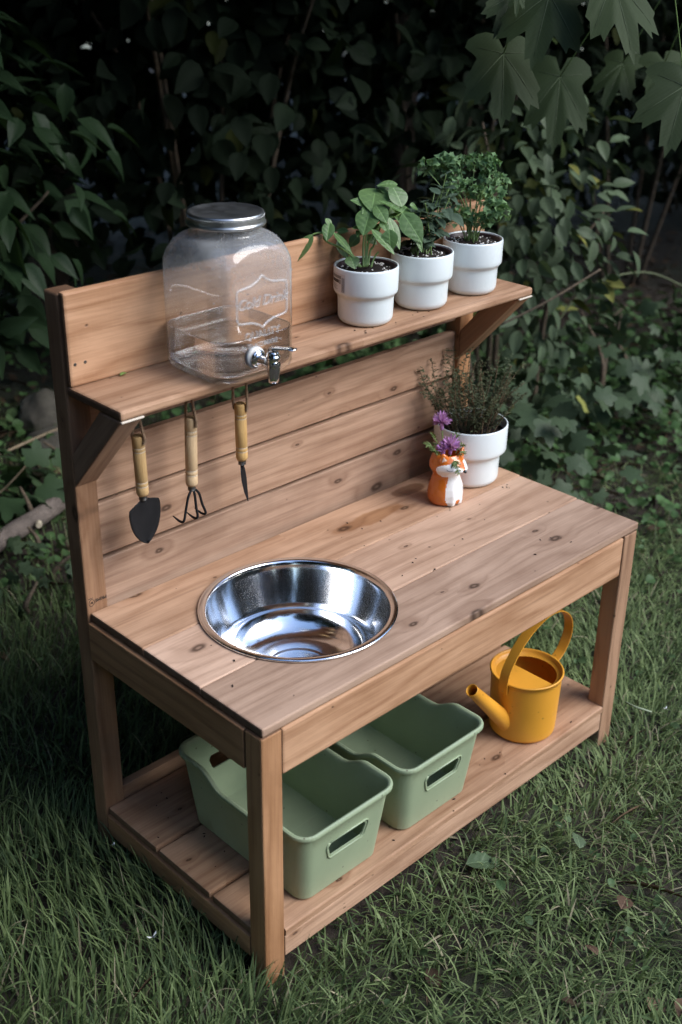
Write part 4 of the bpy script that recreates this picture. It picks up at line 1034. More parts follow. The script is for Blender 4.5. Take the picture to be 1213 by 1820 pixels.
# ------------------------------------------------------------------ green storage bins
def bin_(x0, y0, lab, rz=0.0):
    WT, LT, H = 0.213, 0.325, 0.150; WB, LB = 0.172, 0.275; tk = 0.0028
    root = empty('storage_bin', (x0 + WT / 2, y0 + LT / 2, 0.0888), lab, 'storage bin', 'sage green plastic bins on the lower shelf', (0, 0, rz))
    def outline(w, l, c, n=6):
        h, g = w / 2 - c, l / 2 - c; out = []
        for q, (sx, sy) in enumerate(((1, 1), (-1, 1), (-1, -1), (1, -1))):
            for i in range(n + 1):
                a = q * PI / 2 + PI / 2 * i / n; out.append((sx * h + c * math.cos(a), sy * g + c * math.sin(a)))
        # subdivide the straights so the rim can dip
        full = []
        for i, p in enumerate(out):
            full.append(p); nx = out[(i + 1) % len(out)]
            d = math.hypot(nx[0] - p[0], nx[1] - p[1])
            if d > 0.03:
                k = 24
                full += [(p[0] + (nx[0] - p[0]) * j / k, p[1] + (nx[1] - p[1]) * j / k) for j in range(1, k)]
        return full
    def dip(x, y, w):                                   # long sides drop in the middle
        s = min(1.0, max(0.0, (0.062 - abs(y)) / 0.055 + 0.5)); s = s * s * (3 - 2 * s)
        return 0.025 * s if abs(x) > w / 2 - 0.02 else 0.0
    ot = outline(WT - 0.014, LT - 0.014, 0.024); ob = outline(WB, LB, 0.022)
    N = len(ot); b = bmesh.new()
    def ring(t, inset, lift=0.0):
        r = []
        for (xt, yt), (xb, yb_) in zip(ot, ob):
            x = xb + (xt - xb) * t; y = yb_ + (yt - yb_) * t
            z = (H - dip(xt, yt, WT - 0.014)) * t + lift
            l = math.hypot(x, y); k = 1 - inset / max(abs(x), abs(y)); r.append(b.verts.new((x * k, y * k, z)))
        return r
    def rimring(off, dz):
        r = []
        cxs = outline(WT - 0.014 + 2 * off, LT - 0.014 + 2 * off, 0.024 + off)
        for (xt, yt), (xo, yo) in zip(ot, cxs): r.append(b.verts.new((xo, yo, H - dip(xt, yt, WT - 0.014) + dz)))
        return r
    rows = [ring(0.0, 0.010, 0.0), ring(0.0, 0.003, 0.001), ring(0.03, 0.0), ring(0.25, 0), ring(0.5, 0), ring(0.75, 0), ring(0.93, 0)]
    rows += [rimring(0.0002, -0.009), rimring(0.0050, -0.0090), rimring(0.0064, -0.0075), rimring(0.0068, -0.003), rimring(0.0058, -0.0008), rimring(0.0030, 0.0004), rimring(0.0002, -0.0004), rimring(-0.0020, -0.0028)]
    rows += [ring(0.93, tk), ring(0.6, tk), ring(0.3, tk), ring(0.05, tk, 0.001), ring(0.02, 0.008, 0.002)]
    for a, d in zip(rows[:-1], rows[1:]):
        for i in range(N): b.faces.new((a[i], a[(i + 1) % N], d[(i + 1) % N], d[i]))
    c = b.verts.new((0, 0, 0.0)); [b.faces.new((c, rows[0][(i + 1) % N], rows[0][i])) for i in range(N)]
    c = b.verts.new((0, 0, 0.003)); [b.faces.new((c, rows[-1][i], rows[-1][(i + 1) % N])) for i in range(N)]
    bmesh.ops.recalc_face_normals(b, faces=b.faces)
    o = obj('tub', b, M_GREEN, root, smooth=True)
    # handle openings through both ends
    for sy in (-1, 1):
        hb = bmesh.new(); pr = [(-0.036, 0.103), (0.036, 0.103), (0.041, 0.0965), (0.036, 0.079), (0.032, 0.0755), (-0.032, 0.0755), (-0.036, 0.079), (-0.041, 0.0965)]
        A = [hb.verts.new((x, sy * 0.120, z)) for x, z in pr]; B = [hb.verts.new((x, sy * 0.190, z)) for x, z in pr]
        hb.faces.new(A); hb.faces.new(B[::-1]); [hb.faces.new((A[i], A[(i + 1) % 8], B[(i + 1) % 8], B[i])) for i in range(8)]
        bmesh.ops.recalc_face_normals(hb, faces=hb.faces)
        cu = obj('cutter', hb, None, root); md = o.modifiers.new('b', 'BOOLEAN'); md.object = cu; md.operation = 'DIFFERENCE'; md.solver = 'EXACT'
        bpy.context.view_layer.update(); me = bpy.data.meshes.new_from_object(o.evaluated_get(bpy.context.evaluated_depsgraph_get()))
        o.modifiers.clear(); o.data = me; bpy.data.objects.remove(cu)
        yo = lambda z: sy * (LB / 2 + ((LT - 0.014) / 2 - LB / 2) * z / H + 0.0005)
        fr_ = [(-0.0395, 0.107), (0.0395, 0.107), (0.0445, 0.103), (0.0455, 0.0965), (0.040, 0.0765), (0.035, 0.0715), (-0.035, 0.0715), (-0.040, 0.0765), (-0.0455, 0.0965), (-0.0445, 0.103), (-0.0395, 0.107)]
        tubes('handle_frame', [([(x, yo(z), z) for x, z in fr_], 0.0017)], M_GREEN, root, 8)
    me = o.data; me.polygons.foreach_set('use_smooth', [True] * len(me.polygons)); 
    try: me.set_sharp_from_angle(angle=math.radians(38))
    except Exception: pass
bin_(0.0725, -0.006, 'sage green plastic bin beside the near front leg, closest to the camera', 0.0)
bin_(0.3020, -0.003, 'sage green plastic bin in the middle, next to the yellow watering can', 0.0)

# ------------------------------------------------------------------ watering can
def can():
    root = empty('watering_can', (0.7135, 0.0725, 0.0888), 'mustard yellow metal watering can with slanting strap handle on the lower shelf', 'watering can')
    H = 0.131; R0, R1 = 0.0625, 0.0672
    pr = [(0, 0.002), (R0 - 0.012, 0.002), (R0 - 0.010, 0.0)]
    for a in np.linspace(0, PI / 2, 6)[1:]: pr.append((R0 - 0.010 + 0.010 * math.sin(a), 0.010 - 0.010 * math.cos(a)))
    pr += [(R0 + 0.001, 0.03), (R1 - 0.001, H - 0.014), (R1 - 0.0005, H - 0.004), (R1 + 0.0016, H - 0.003), (R1 + 0.0022, H - 0.0005), (R1 + 0.0010, H + 0.0012), (R1 - 0.0012, H + 0.0008), (R1 - 0.0022, H - 0.002), (R1 - 0.0035, H - 0.0075), (R1 - 0.0105, H - 0.0085), (R1 - 0.0115, H - 0.0100), (R1 - 0.0105, H - 0.0115), (R1 - 0.0030, H - 0.013), (R0 - 0.002, 0.02), (R0 - 0.012, 0.004), (0, 0.004)]
    obj('body', lathe(pr, 72), M_YEL, root, smooth=True)
    tubes('seam', [([((R0 + 0.0012 + (R1 - R0) * t) * math.cos(-0.55), (R0 + 0.0012 + (R1 - R0) * t) * math.sin(-0.55), 0.012 + (H - 0.020) * t) for t in (0, 0.25, 0.5, 0.75, 1)], 0.0009)], M_YEL, root, 6)
    # half lid on the spout side
    b = bmesh.new(); rr = R1 - 0.0095; a0 = math.acos(0.004 / rr); n = 24
    top = []; bot = []
    for k in range(n + 1):
        a = a0 + (2 * PI - 2 * a0) * k / n; top.append(b.verts.new((rr * math.cos(a), rr * math.sin(a), H - 0.0088))); bot.append(b.verts.new((rr * math.cos(a), rr * math.sin(a), H - 0.0104)))
    b.faces.new(top); b.faces.new(bot[::-1]); [b.faces.new((top[i], bot[i], bot[(i + 1) % len(top)], top[(i + 1) % len(top)])) for i in range(len(top))]
    bmesh.ops.recalc_face_normals(b, faces=b.faces); obj('half_lid', b, M_YEL, root)
    # spout
    A = Vector((-0.050, 0.000, 0.034)); B = Vector((-0.157, 0.004, H + 0.024)); d = (B - A).normalized()
    L = (B - A).length; sp = lathe([(0.0180, 0), (0.0170, 0.02), (0.0135, L * 0.6), (0.0112, L - 0.002), (0.0118, L - 0.001), (0.0116, L + 0.0006), (0.0105, L + 0.0004), (0.0100, L - 0.002), (0.0118, L * 0.6), (0.015, 0.01)], 32)
    o = obj('spout', sp, M_YEL, root, A, smooth=True); o.rotation_euler = d.to_track_quat('Z', 'Y').to_euler()
    # strap handle leaning away from the spout
    pts = spline([(-R1 - 0.0015, 0, H - 0.024), (-R1 - 0.0022, 0, H - 0.004), (-R1 + 0.004, 0, H + 0.024), (-0.036, 0, H + 0.060), (0.002, 0, H + 0.087), (0.048, 0, H + 0.100), (0.088, 0, H + 0.092), (0.117, 0, H + 0.065), (0.124, 0, H + 0.030), (0.110, 0, H - 0.002), (0.088, 0, H - 0.020), (R1 + 0.002, 0, H - 0.030)], 6)
    b = bmesh.new(); rows = []; hw, th = 0.0100, 0.0011
    for i, p in enumerate(pts):
        t = (pts[min(i + 1, len(pts) - 1)] - pts[max(i - 1, 0)]).normalized(); nn = Vector((-t.z, 0, t.x)); e = hw * (0.75 if i in (0, len(pts) - 1) else 1)
        rows.append([b.verts.new(p + Vector((0, s * e, 0)) + nn * q * th) for s, q in ((-1, -0.5), (-0.97, 1), (0.97, 1), (1, -0.5), (0.9, -1), (-0.9, -1))])
    for a, c in zip(rows[:-1], rows[1:]):
        for i in range(6): b.faces.new((a[i], a[(i + 1) % 6], c[(i + 1) % 6], c[i]))
    b.faces.new(rows[0]); b.faces.new(rows[-1][::-1]); bmesh.ops.recalc_face_normals(b, faces=b.faces)
    obj('handle', b, M_YEL, root)
    for x, z in ((-R1 - 0.0035, H - 0.018), (R1 + 0.0035, H - 0.029)):
        obj('rivet', lathe([(0, 0.0012), (0.0020, 0.0008), (0.0028, 0), (0, -0.001)], 12), M_YEL, root, (x, 0, z), (0, math.copysign(PI / 2, x), 0), smooth=True)
can()
# ------------------------------------------------------------------ ground
def soil_height(x, y): return 0.012 * mnoise.noise(Vector((x * 1.7, y * 1.7, 3.1))) + 0.006 * mnoise.noise(Vector((x * 7, y * 7, 1.7)))
def ground():
    k = 95; t = np.linspace(-1, 1, 2 * k + 1); ax = np.sign(t) * (np.abs(t) * 5.0 + np.abs(t) ** 7 * 115.0)
    cx, cy = 0.9, 0.8; V = []; 
    for y in ax:
        for x in ax:
            X, Y = cx + x, cy + y; V.append((X, Y, soil_height(X, Y) - 0.006 if abs(x) < 8 and abs(y) < 8 else -0.006))
    n = len(ax); i = np.arange((n - 1) * (n - 1)); r, c = i // (n - 1), i % (n - 1); a = r * n + c
    F = np.stack([a, a + 1, a + n + 1, a + n], 1)
    q = NT('ground_soil'); co = q.obj()
    f = q.noise(co, 1.3, 5, 0.6); fine = q.noise(co, 60, 5, 0.7)
    c1 = q.ramp(fine, [(0.25, (0.012, 0.009, 0.006)), (0.55, (0.036, 0.026, 0.018)), (0.8, (0.075, 0.056, 0.038))])
    c1 = q.mix(q.step(f, 0.45, 0.65), c1, q.ramp(fine, [(0.3, (0.012, 0.016, 0.008)), (0.7, (0.035, 0.045, 0.02))]))
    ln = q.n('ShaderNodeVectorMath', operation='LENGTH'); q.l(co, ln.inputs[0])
    c1 = q.mix(q.step(ln.outputs['Value'], 13.0, 15.0), c1, q.ramp(q.noise(co, 3, 4), [(0.3, (0.30, 0.30, 0.20)), (0.7, (0.42, 0.41, 0.30))]))   # far ground painted pale, so hedge gaps show bright specks of light
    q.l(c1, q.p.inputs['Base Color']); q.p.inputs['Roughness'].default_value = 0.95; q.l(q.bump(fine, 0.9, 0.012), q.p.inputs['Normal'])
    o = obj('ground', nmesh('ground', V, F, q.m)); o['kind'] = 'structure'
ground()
def scatter(name, tmpl, pos, xd, nr, L, Wd, cols, m, parent=None, H=None, smooth=True):
    """one mesh of many leaves: template (unit leaf along +X) at pos, along xd, facing nr"""
    tv, tf = tmpl; N = len(pos)
    xd = xd / np.linalg.norm(xd, axis=1, keepdims=True)
    nr = nr - (nr * xd).sum(1, keepdims=True) * xd; nr = nr / np.maximum(np.linalg.norm(nr, axis=1, keepdims=True), 1e-6)
    yd = np.cross(nr, xd); H = (L + Wd) / 2 if H is None else H
    V = (pos[:, None, :] + xd[:, None, :] * (tv[None, :, 0:1] * L[:, None, None]) + yd[:, None, :] * (tv[None, :, 1:2] * Wd[:, None, None]) + nr[:, None, :] * (tv[None, :, 2:3] * H[:, None, None]))
    F = tf[None] + (np.arange(N) * len(tv))[:, None, None]
    C_ = np.repeat(cols, len(tv), axis=0)
    return obj(name, nmesh(name, V.reshape(-1, 3), F.reshape(-1, 3), m, C_, smooth), None, parent)
def pnoise(P, sc, off=0.0):
    return np.array([mnoise.noise(Vector((p[0] * sc + off, p[1] * sc - off, off))) for p in P])
# ------------------------------------------------------------------ lawn
M_GRASS = leafmat('grass_blade', (0.06, 0.09, 0.035), (0.08, 0.12, 0.05), 0.5, 0.22, attr=True)
def lawn():
    N = 140000
    d = rng.uniform(0.35, 3.75, N); hw = 0.32 * (d * 0.9 + 0.65) + 0.22; s = rng.uniform(-1, 1, N) * hw
    P = np.array(CAM)[None, :2] + np.outer(d, np.array(VIEW)[:2]) + np.outer(s, np.array(RIGHT)[:2])
    x, y = P[:, 0], P[:, 1]
    dens = hw / hw.max()
    n1 = pnoise(P, 2.4, 5.0); n2 = pnoise(P, 7.0, 9.0); n3 = pnoise(P, 1.1, 2.0)
    right = 1 / (1 + np.exp(-((x - y) - 0.15) * 6))               # trodden, matted side before the kitchen; its stronger light is tinted in too
    keep = rng.random(N) < dens * np.clip(1.05 - 0.95 * np.clip(n1 * 1.2 + n2 * 0.6 - 0.06, 0, 1) * (0.4 + right), 0.10, 1) * (1 - 0.88 * np.clip((d - 2.85 - 0.30 * n3 + 0.85 * (x < y)) / 0.6, 0, 1))
    under = (x > 0.01) & (x < 0.91) & (y > 0.0) & (y < 0.45)
    keep &= ~(under & (rng.random(N) < 0.55))
    inleg = ((x < 0.045) | (x > 0.875)) & (x > -0.004) & (x < 0.922) & (((y > -0.004) & (y < 0.04)) | ((y > 0.416) & (y < 0.46)))
    keep &= ~inleg
    P = P[keep]; x, y, right, n1, n2, under = x[keep], y[keep], right[keep], n1[keep], n2[keep], under[keep]; N = len(P)
    L = rng.uniform(0.035, 0.085, N) * (1.12 - 0.28 * right) * (1 + 0.25 * n1); L = np.where(under, np.minimum(L, 0.030), L)
    near_kit = (x > -0.03) & (x < 0.95) & (y > -0.04) & (y < 0.0); L = np.where(near_kit, L * 0.8, L)
    az = rng.uniform(0, 2 * PI, N) + 0.0; lean = np.abs(rng.normal(0.30, 0.22, N)) + right * np.abs(rng.normal(0.45, 0.40, N)); lean = np.clip(lean, 0.03, 1.35)
    flow = 2.2 * pnoise(P, 1.8, 20.0); az = np.where(rng.random(N) < 0.55, flow * 2 + rng.normal(0, 0.6, N), az)
    w = rng.uniform(0.0018, 0.0038, N) * (1 + 0.8 * (rng.random(N) < 0.05))
    hd = np.stack([np.cos(az), np.sin(az), np.zeros(N)], 1); sd = np.stack([-np.sin(az), np.cos(az), np.zeros(N)], 1)
    tw = rng.normal(0, 0.5, N); 
    z0 = np.array([soil_height(a, b) for a, b in P]) - 0.008
    base = np.concatenate([P, z0[:, None]], 1)
    curl = rng.uniform(0.2, 1.1, N)
    rows = []; pos = base.copy(); K = 4
    for i in range(K + 1):
        t = i / K; ang = lean + curl * t * t
        if i: pos = pos + (hd * np.sin(ang)[:, None] + np.array([0, 0, 1])[None] * np.cos(ang)[:, None]) * (L / K)[:, None]
        pos[:, 2] = np.maximum(pos[:, 2], z0 + 0.004 + 0.010 * rng.random(N) * (i > 0))
        ww = w * (1.0, 1.0, 0.85, 0.55, 0.0)[i] * 0.5
        sdt = sd * np.cos(tw * t)[:, None] + np.array([0, 0, 1])[None] * np.sin(tw * t)[:, None] * 0.6
        if i < K: rows.append(pos - sdt * ww[:, None]); rows.append(pos + sdt * ww[:, None])
        else: rows.append(pos.copy())
    V = np.stack(rows, 1); nv = V.shape[1]
    tf = []
    for i in range(K - 1): a = 2 * i; tf += [(a, a + 1, a + 3), (a, a + 3, a + 2)]
    a = 2 * (K - 1); tf.append((a, a + 1, a + 2)); tf = np.array(tf)
    F = (tf[None] + (np.arange(N) * nv)[:, None, None]).reshape(-1, 3)
    g = np.array((0.150, 0.215, 0.080)); ol = np.array((0.310, 0.395, 0.175)); dry = np.array((0.46, 0.41, 0.27)); dk = np.array((0.045, 0.080, 0.036))
    m1 = np.clip(rng.random(N) + 0.3 * n2, 0, 1)[:, None]; c = dk * (1 - m1) + g * m1
    m2 = (np.clip(rng.random(N) * 0.9 + right * 0.35 - 0.45, 0, 1))[:, None]; c = c * (1 - m2) + ol * m2  # lighter blades on the right, the brighter light there put into their colour
    isdry = rng.random(N) < 0.02 + 0.09 * right * np.clip(0.5 + n1 * 1.6, 0, 1); c = np.where(isdry[:, None], dry * rng.uniform(0.5, 1.05, N)[:, None], c)
    C_ = np.repeat(c, nv, axis=0)
    o = obj('lawn_grass', nmesh('lawn_grass', V.reshape(-1, 3), F, M_GRASS, C_)); o['kind'] = 'stuff'
    tag(o, 'dark green lawn grass around the feet of the wooden kitchen', 'grass')
lawn()
# ------------------------------------------------------------------ low ground ivy and litter between the lawn and the hedge
M_COVER = leafmat('ground_cover_leaf', (0.05, 0.085, 0.035), (0.08, 0.12, 0.06), 0.42, 0.2, attr=True)
M_LITTER = leafmat('litter', (0.09, 0.06, 0.04), (0.14, 0.09, 0.06), 0.8, 0.05, attr=True)
kid = lambda t: max(0.25, (1 - (2 * t - 0.9) ** 2) ** 0.5) if 0.0 < t < 0.95 else 0.25
def cover():
    T = leaf_np(kid, 5, 2, 0.15, 0.25)
    N = 15000; d = rng.uniform(2.15, 4.9, N); s = rng.uniform(-1, 1, N) * (0.34 * (d * 0.9 + 0.65) + 0.25)
    P = np.array(CAM)[None, :2] + np.outer(d, np.array(VIEW)[:2]) + np.outer(s, np.array(RIGHT)[:2]); x, y = P[:, 0], P[:, 1]
    n1 = pnoise(P, 2.2, 31); left = s < -0.2
    lim = np.where(left, 2.35, 2.65)
    pr = np.clip((d - lim) / 0.45, 0.03, 1) * np.clip(0.95 + 1.2 * n1, 0.15, 1) * np.where(left & (d > 3.0), 0.25, 1.0) * np.where(~left & (d > 4.3), 0.5, 1.0)
    k = (rng.random(N) < pr) & ~((x > -0.04) & (x < 0.96) & (y > -0.04) & (y < 0.50)); P, d, n1 = P[k], d[k], n1[k]; N = len(P)
    z = np.array([soil_height(a, b) for a, b in P]) + rng.uniform(0.008, 0.055, N) * (0.7 + np.clip((d - 2.6), 0, 1.2))
    az = rng.uniform(0, 2 * PI, N); L = rng.uniform(0.014, 0.036, N) * (0.75 + 0.35 * np.clip(d - 2.5, 0, 1.4)); 
    xd = np.stack([np.cos(az), np.sin(az), rng.normal(-0.1, 0.3, N)], 1); nr = np.stack([rng.normal(-0.15, .38, N), rng.normal(-0.2, .38, N), np.ones(N)], 1)
    c = np.array((0.062, 0.122, 0.044)) * rng.uniform(0.6, 1.45, N)[:, None] + np.array((0.035, 0.038, 0.026)) * (rng.random(N) ** 2)[:, None]
    o = scatter('ground_ivy', T, np.concatenate([P, z[:, None]], 1), xd, nr, L, L * rng.uniform(0.8, 1.1, N), c, M_COVER); o['kind'] = 'stuff'
    tag(o, 'low carpet of small round leaves between the lawn and the hedge', 'ground cover')
    N = 1500; d = rng.uniform(0.5, 2.8, N); s = rng.uniform(-1, 1, N) * (0.34 * (d * 0.9 + 0.65) + 0.25)
    P = np.array(CAM)[None, :2] + np.outer(d, np.array(VIEW)[:2]) + np.outer(s, np.array(RIGHT)[:2]); x, y = P[:, 0], P[:, 1]
    k = (pnoise(P, 3.1, 44) > 0.02) & (rng.random(N) < 0.6) & ~((x > -0.05) & (x < 0.97) & (y > -0.05) & (y < 0.50)); P = P[k]; N = len(P)
    z = np.array([soil_height(a, b) for a, b in P]) + rng.uniform(0.012, 0.038, N); az = rng.uniform(0, 2 * PI, N); L = rng.uniform(0.008, 0.020, N)
    xd = np.stack([np.cos(az), np.sin(az), rng.normal(0, .25, N)], 1); nr = np.stack([rng.normal(0, .35, N), rng.normal(0, .35, N), np.ones(N)], 1)
    c = np.array((0.075, 0.125, 0.055)) * rng.uniform(0.6, 1.4, N)[:, None]
    o = scatter('lawn_weeds', T, np.concatenate([P, z[:, None]], 1), xd, nr, L, L * rng.uniform(0.7, 1.0, N), c, M_COVER); o['kind'] = 'stuff'
    tag(o, 'small round clover like weeds growing in the lawn grass', 'weeds')
    # dead leaves, needles, bits of twig
    N = 5200; d = rng.uniform(0.7, 6.2, N); s = rng.uniform(-1, 1, N) * (0.34 * (d * 0.9 + 0.65) + 0.25)
    P = np.array(CAM)[None, :2] + np.outer(d, np.array(VIEW)[:2]) + np.outer(s, np.array(RIGHT)[:2]); x, y = P[:, 0], P[:, 1]
    k = (rng.random(N) < np.where(d < 2.6, 0.10, np.where((d > 2.95), 1.0, 0.45))) & ~((x > -0.04) & (x < 0.96) & (y > -0.04) & (y < 0.50)); P, d = P[k], d[k]; N = len(P)
    z = np.array([soil_height(a, b) for a, b in P]) + rng.uniform(0.0, 0.022, N); az = rng.uniform(0, 2 * PI, N); thin = rng.random(N) < 0.6
    L = np.where(thin, rng.uniform(0.03, 0.13, N), rng.uniform(0.015, 0.05, N)); wd = np.where(thin, rng.uniform(0.0015, 0.004, N), L * 0.6)
    xd = np.stack([np.cos(az), np.sin(az), rng.normal(0, 0.18, N)], 1); nr = np.stack([rng.normal(0, .4, N), rng.normal(0, .4, N), np.ones(N)], 1)
    c = np.array((0.105, 0.070, 0.045)) * rng.uniform(0.4, 1.7, N)[:, None]
    o = scatter('leaf_litter', leaf_np(lance, 4, 1, 0.3, 0.3), np.concatenate([P, z[:, None]], 1), xd, nr, L, wd, c, M_LITTER); o['kind'] = 'stuff'
    tag(o, 'brown litter of dead leaves and twigs strewn under the hedge', 'leaf litter')
cover()
# ------------------------------------------------------------------ shrubs and trees
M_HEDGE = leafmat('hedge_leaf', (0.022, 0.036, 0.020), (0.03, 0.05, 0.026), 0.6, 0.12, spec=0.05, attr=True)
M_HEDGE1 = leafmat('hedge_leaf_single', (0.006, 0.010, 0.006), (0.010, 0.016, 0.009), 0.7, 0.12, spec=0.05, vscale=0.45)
M_SHRUB1 = leafmat('pale_shrub_leaf', (0.068, 0.100, 0.056), (0.105, 0.140, 0.085), 0.45, 0.2, vscale=0.7)
M_MAPLE = leafmat('maple_leaf', (0.025, 0.040, 0.016), (0.036, 0.054, 0.022), 0.62, 0.15, vscale=0.25)
T_OV = leaf_np(ovate, 6, 2, 0.25, 0.22); T_AC = leaf_np(acum, 6, 2, 0.3, 0.25)
lf_obj = [0]
def shrub(name, lab, cat, c, rx, h, n, T, L0, L1, ratio, col, zlo=0.15, nobj=0, mobj=None, nst=6, droop=0.35, group=None, seed=0, fold_in=0.55):
    R = np.random.default_rng(seed + 100); c = Vector(c); root = empty(name, c, lab, cat, group)
    u = R.normal(size=(n, 3)); u /= np.linalg.norm(u, axis=1, keepdims=True); rad = R.random(n) ** (1 / 3 * 1.2)
    clump = np.array([mnoise.noise(Vector((a * 2.3 + seed, b * 2.3, d_ * 2.3))) for a, b, d_ in u * 1.0])
    P = u * rad[:, None] * (1 + 0.28 * clump)[:, None] * np.array([rx, rx, (h - zlo) / 2]) + np.array([0, 0, (h + zlo) / 2])
    k = P[:, 2] > 0.03; P, u = P[k], u[k]; n = len(P)
    xd = u * np.array([1, 1, 0.4]) + R.normal(size=(n, 3)) * 0.55; xd[:, 2] -= droop
    nr = u * 0.6 + R.normal(size=(n, 3)) * 0.35; nr[:, 2] += 0.75
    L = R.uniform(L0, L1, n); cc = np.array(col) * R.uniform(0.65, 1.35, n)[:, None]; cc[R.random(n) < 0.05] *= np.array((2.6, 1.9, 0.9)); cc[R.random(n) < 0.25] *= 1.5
    if nobj:
        wp = P + np.array(c); dv = wp - np.array(CAM); dep = dv @ np.array(Fv); uu = dv @ np.array(Rv) / dep; vv = dv @ np.array(Uv) / dep
        sc = np.where((np.abs(uu) < 0.30) & (np.abs(vv) < 0.44), dep, 99); pick = np.argsort(sc)[:nobj]; pick = pick[sc[pick] < 90]
    else: pick = np.array([], int)
    rest = np.setdiff1d(np.arange(n), pick)
    if len(rest):
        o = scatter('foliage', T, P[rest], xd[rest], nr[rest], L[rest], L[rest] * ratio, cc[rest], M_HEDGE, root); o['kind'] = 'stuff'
    if len(pick):
        tv, tf = T; me = nmesh('leaf', tv * np.array([1, ratio, (1 + ratio) / 2]), tf, mobj)
        for i in pick:
            M, _ = basis(P[i], P[i] + xd[i], nr[i]); o = bpy.data.objects.new('leaf', me); COL.objects.link(o); o.parent = root
            o.matrix_basis = M @ Matrix.Scale(float(L[i]), 4)
    for q in range(nst):
        a = R.uniform(0, 2 * PI); e = Vector((math.cos(a) * rx * 0.7, math.sin(a) * rx * 0.7, h * R.uniform(0.6, 0.9)))
        b = Vector((math.cos(a) * 0.08, math.sin(a) * 0.08, -0.03)); mid = b.lerp(e, 0.5) + Vector((R.normal() * 0.06, R.normal() * 0.06, 0.12 * h))
        sp = spline([b, mid, e], 7); tubes('stem', [(sp, list(np.linspace(0.012, 0.003, len(sp))))], M_TWIG, root, 5)
    return root
def tree(name, lab, c, r, crown_c, crown_r, n, L, col, seed, limbs=7, trunk_h=None):
    R = np.random.default_rng(seed); root = empty(name, c, lab, 'tree', 'trees of the shady garden edge'); cc = Vector(crown_c) - Vector(c)
    top = cc + Vector((0, 0, crown_r[2] * 0.3)); sp = spline([(0, 0, -0.1), Vector((0.03, 0.02, cc.z * 0.4)), cc * 0.75 + Vector((0, 0, cc.z * 0.1)), top], 8)
    for p in sp: p.x += R.normal() * 0.01; p.y += R.normal() * 0.01
    tubes('trunk', [(sp, list(np.linspace(r * 1.25, r * 0.35, len(sp))))], M_BARK, root, 12)
    for q in range(limbs):
        a = 2 * PI * q / limbs + R.uniform(-.3, .3); b = sp[int(len(sp) * R.uniform(0.5, 0.85))]
        e = cc + Vector((math.cos(a) * crown_r[0] * 0.75, math.sin(a) * crown_r[1] * 0.75, crown_r[2] * R.uniform(-0.2, 0.5)))
        s2 = spline([b, b.lerp(e, 0.5) + Vector((0, 0, 0.15)), e], 6); tubes('limb', [(s2, list(np.linspace(r * 0.45, 0.008, len(s2))))], M_BARK, root, 7)
    u = R.normal(size=(n, 3)); u /= np.linalg.norm(u, axis=1, keepdims=True); rad = R.random(n) ** 0.45
    cl = np.array([mnoise.noise(Vector((a * 2.1 + seed, b * 2.1, d_ * 2.1))) for a, b, d_ in u])
    P = u * rad[:, None] * (1 + 0.3 * cl)[:, None] * np.array(crown_r) + np.array(cc)
    xd = u * np.array([1, 1, .3]) + R.normal(size=(n, 3)) * 0.6; xd[:, 2] -= 0.4; nr = R.normal(size=(n, 3)) * 0.4; nr[:, 2] += 1
    Ls = R.uniform(L * 0.7, L * 1.3, n); o = scatter('crown', leaf_np(ovate, 3, 1, 0.2, 0.2), P, xd, nr, Ls, Ls * 0.75, np.array(col) * R.uniform(.7, 1.3, n)[:, None], M_HEDGE, root); o['kind'] = 'stuff'
    return root
HG = 'broad leaved shrubs of the dark hedge'
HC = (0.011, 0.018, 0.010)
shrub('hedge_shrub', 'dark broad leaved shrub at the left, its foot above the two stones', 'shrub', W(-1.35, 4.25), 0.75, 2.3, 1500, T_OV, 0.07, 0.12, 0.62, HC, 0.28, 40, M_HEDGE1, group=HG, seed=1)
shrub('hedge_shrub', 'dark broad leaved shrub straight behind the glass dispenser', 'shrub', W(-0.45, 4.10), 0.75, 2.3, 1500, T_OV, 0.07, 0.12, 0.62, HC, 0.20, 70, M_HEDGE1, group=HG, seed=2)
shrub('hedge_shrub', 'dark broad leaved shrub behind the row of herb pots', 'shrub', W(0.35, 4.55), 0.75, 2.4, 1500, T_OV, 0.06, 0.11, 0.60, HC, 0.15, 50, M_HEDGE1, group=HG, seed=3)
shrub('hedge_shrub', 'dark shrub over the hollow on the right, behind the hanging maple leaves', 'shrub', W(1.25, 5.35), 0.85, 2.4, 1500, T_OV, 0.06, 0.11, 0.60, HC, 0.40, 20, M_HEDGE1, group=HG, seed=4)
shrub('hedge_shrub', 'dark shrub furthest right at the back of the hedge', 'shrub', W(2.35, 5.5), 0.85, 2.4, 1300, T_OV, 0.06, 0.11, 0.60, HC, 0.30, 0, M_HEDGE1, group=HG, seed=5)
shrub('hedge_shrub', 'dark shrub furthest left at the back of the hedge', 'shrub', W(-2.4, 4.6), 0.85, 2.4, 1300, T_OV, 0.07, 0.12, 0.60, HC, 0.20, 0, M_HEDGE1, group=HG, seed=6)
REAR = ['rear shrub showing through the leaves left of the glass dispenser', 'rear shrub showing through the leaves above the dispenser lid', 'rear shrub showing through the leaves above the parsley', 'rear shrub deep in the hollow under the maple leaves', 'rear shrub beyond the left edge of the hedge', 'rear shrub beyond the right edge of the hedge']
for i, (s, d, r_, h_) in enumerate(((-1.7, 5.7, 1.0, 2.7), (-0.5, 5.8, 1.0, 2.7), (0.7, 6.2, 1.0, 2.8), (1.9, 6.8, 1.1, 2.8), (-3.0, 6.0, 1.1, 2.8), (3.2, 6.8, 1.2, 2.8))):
    shrub('hedge_shrub', REAR[i], 'shrub', W(s, d), r_, h_, 3200, T_OV, 0.08, 0.14, 0.62, HC, 0.0, 0, None, group='rear row of the hedge', seed=20 + i)
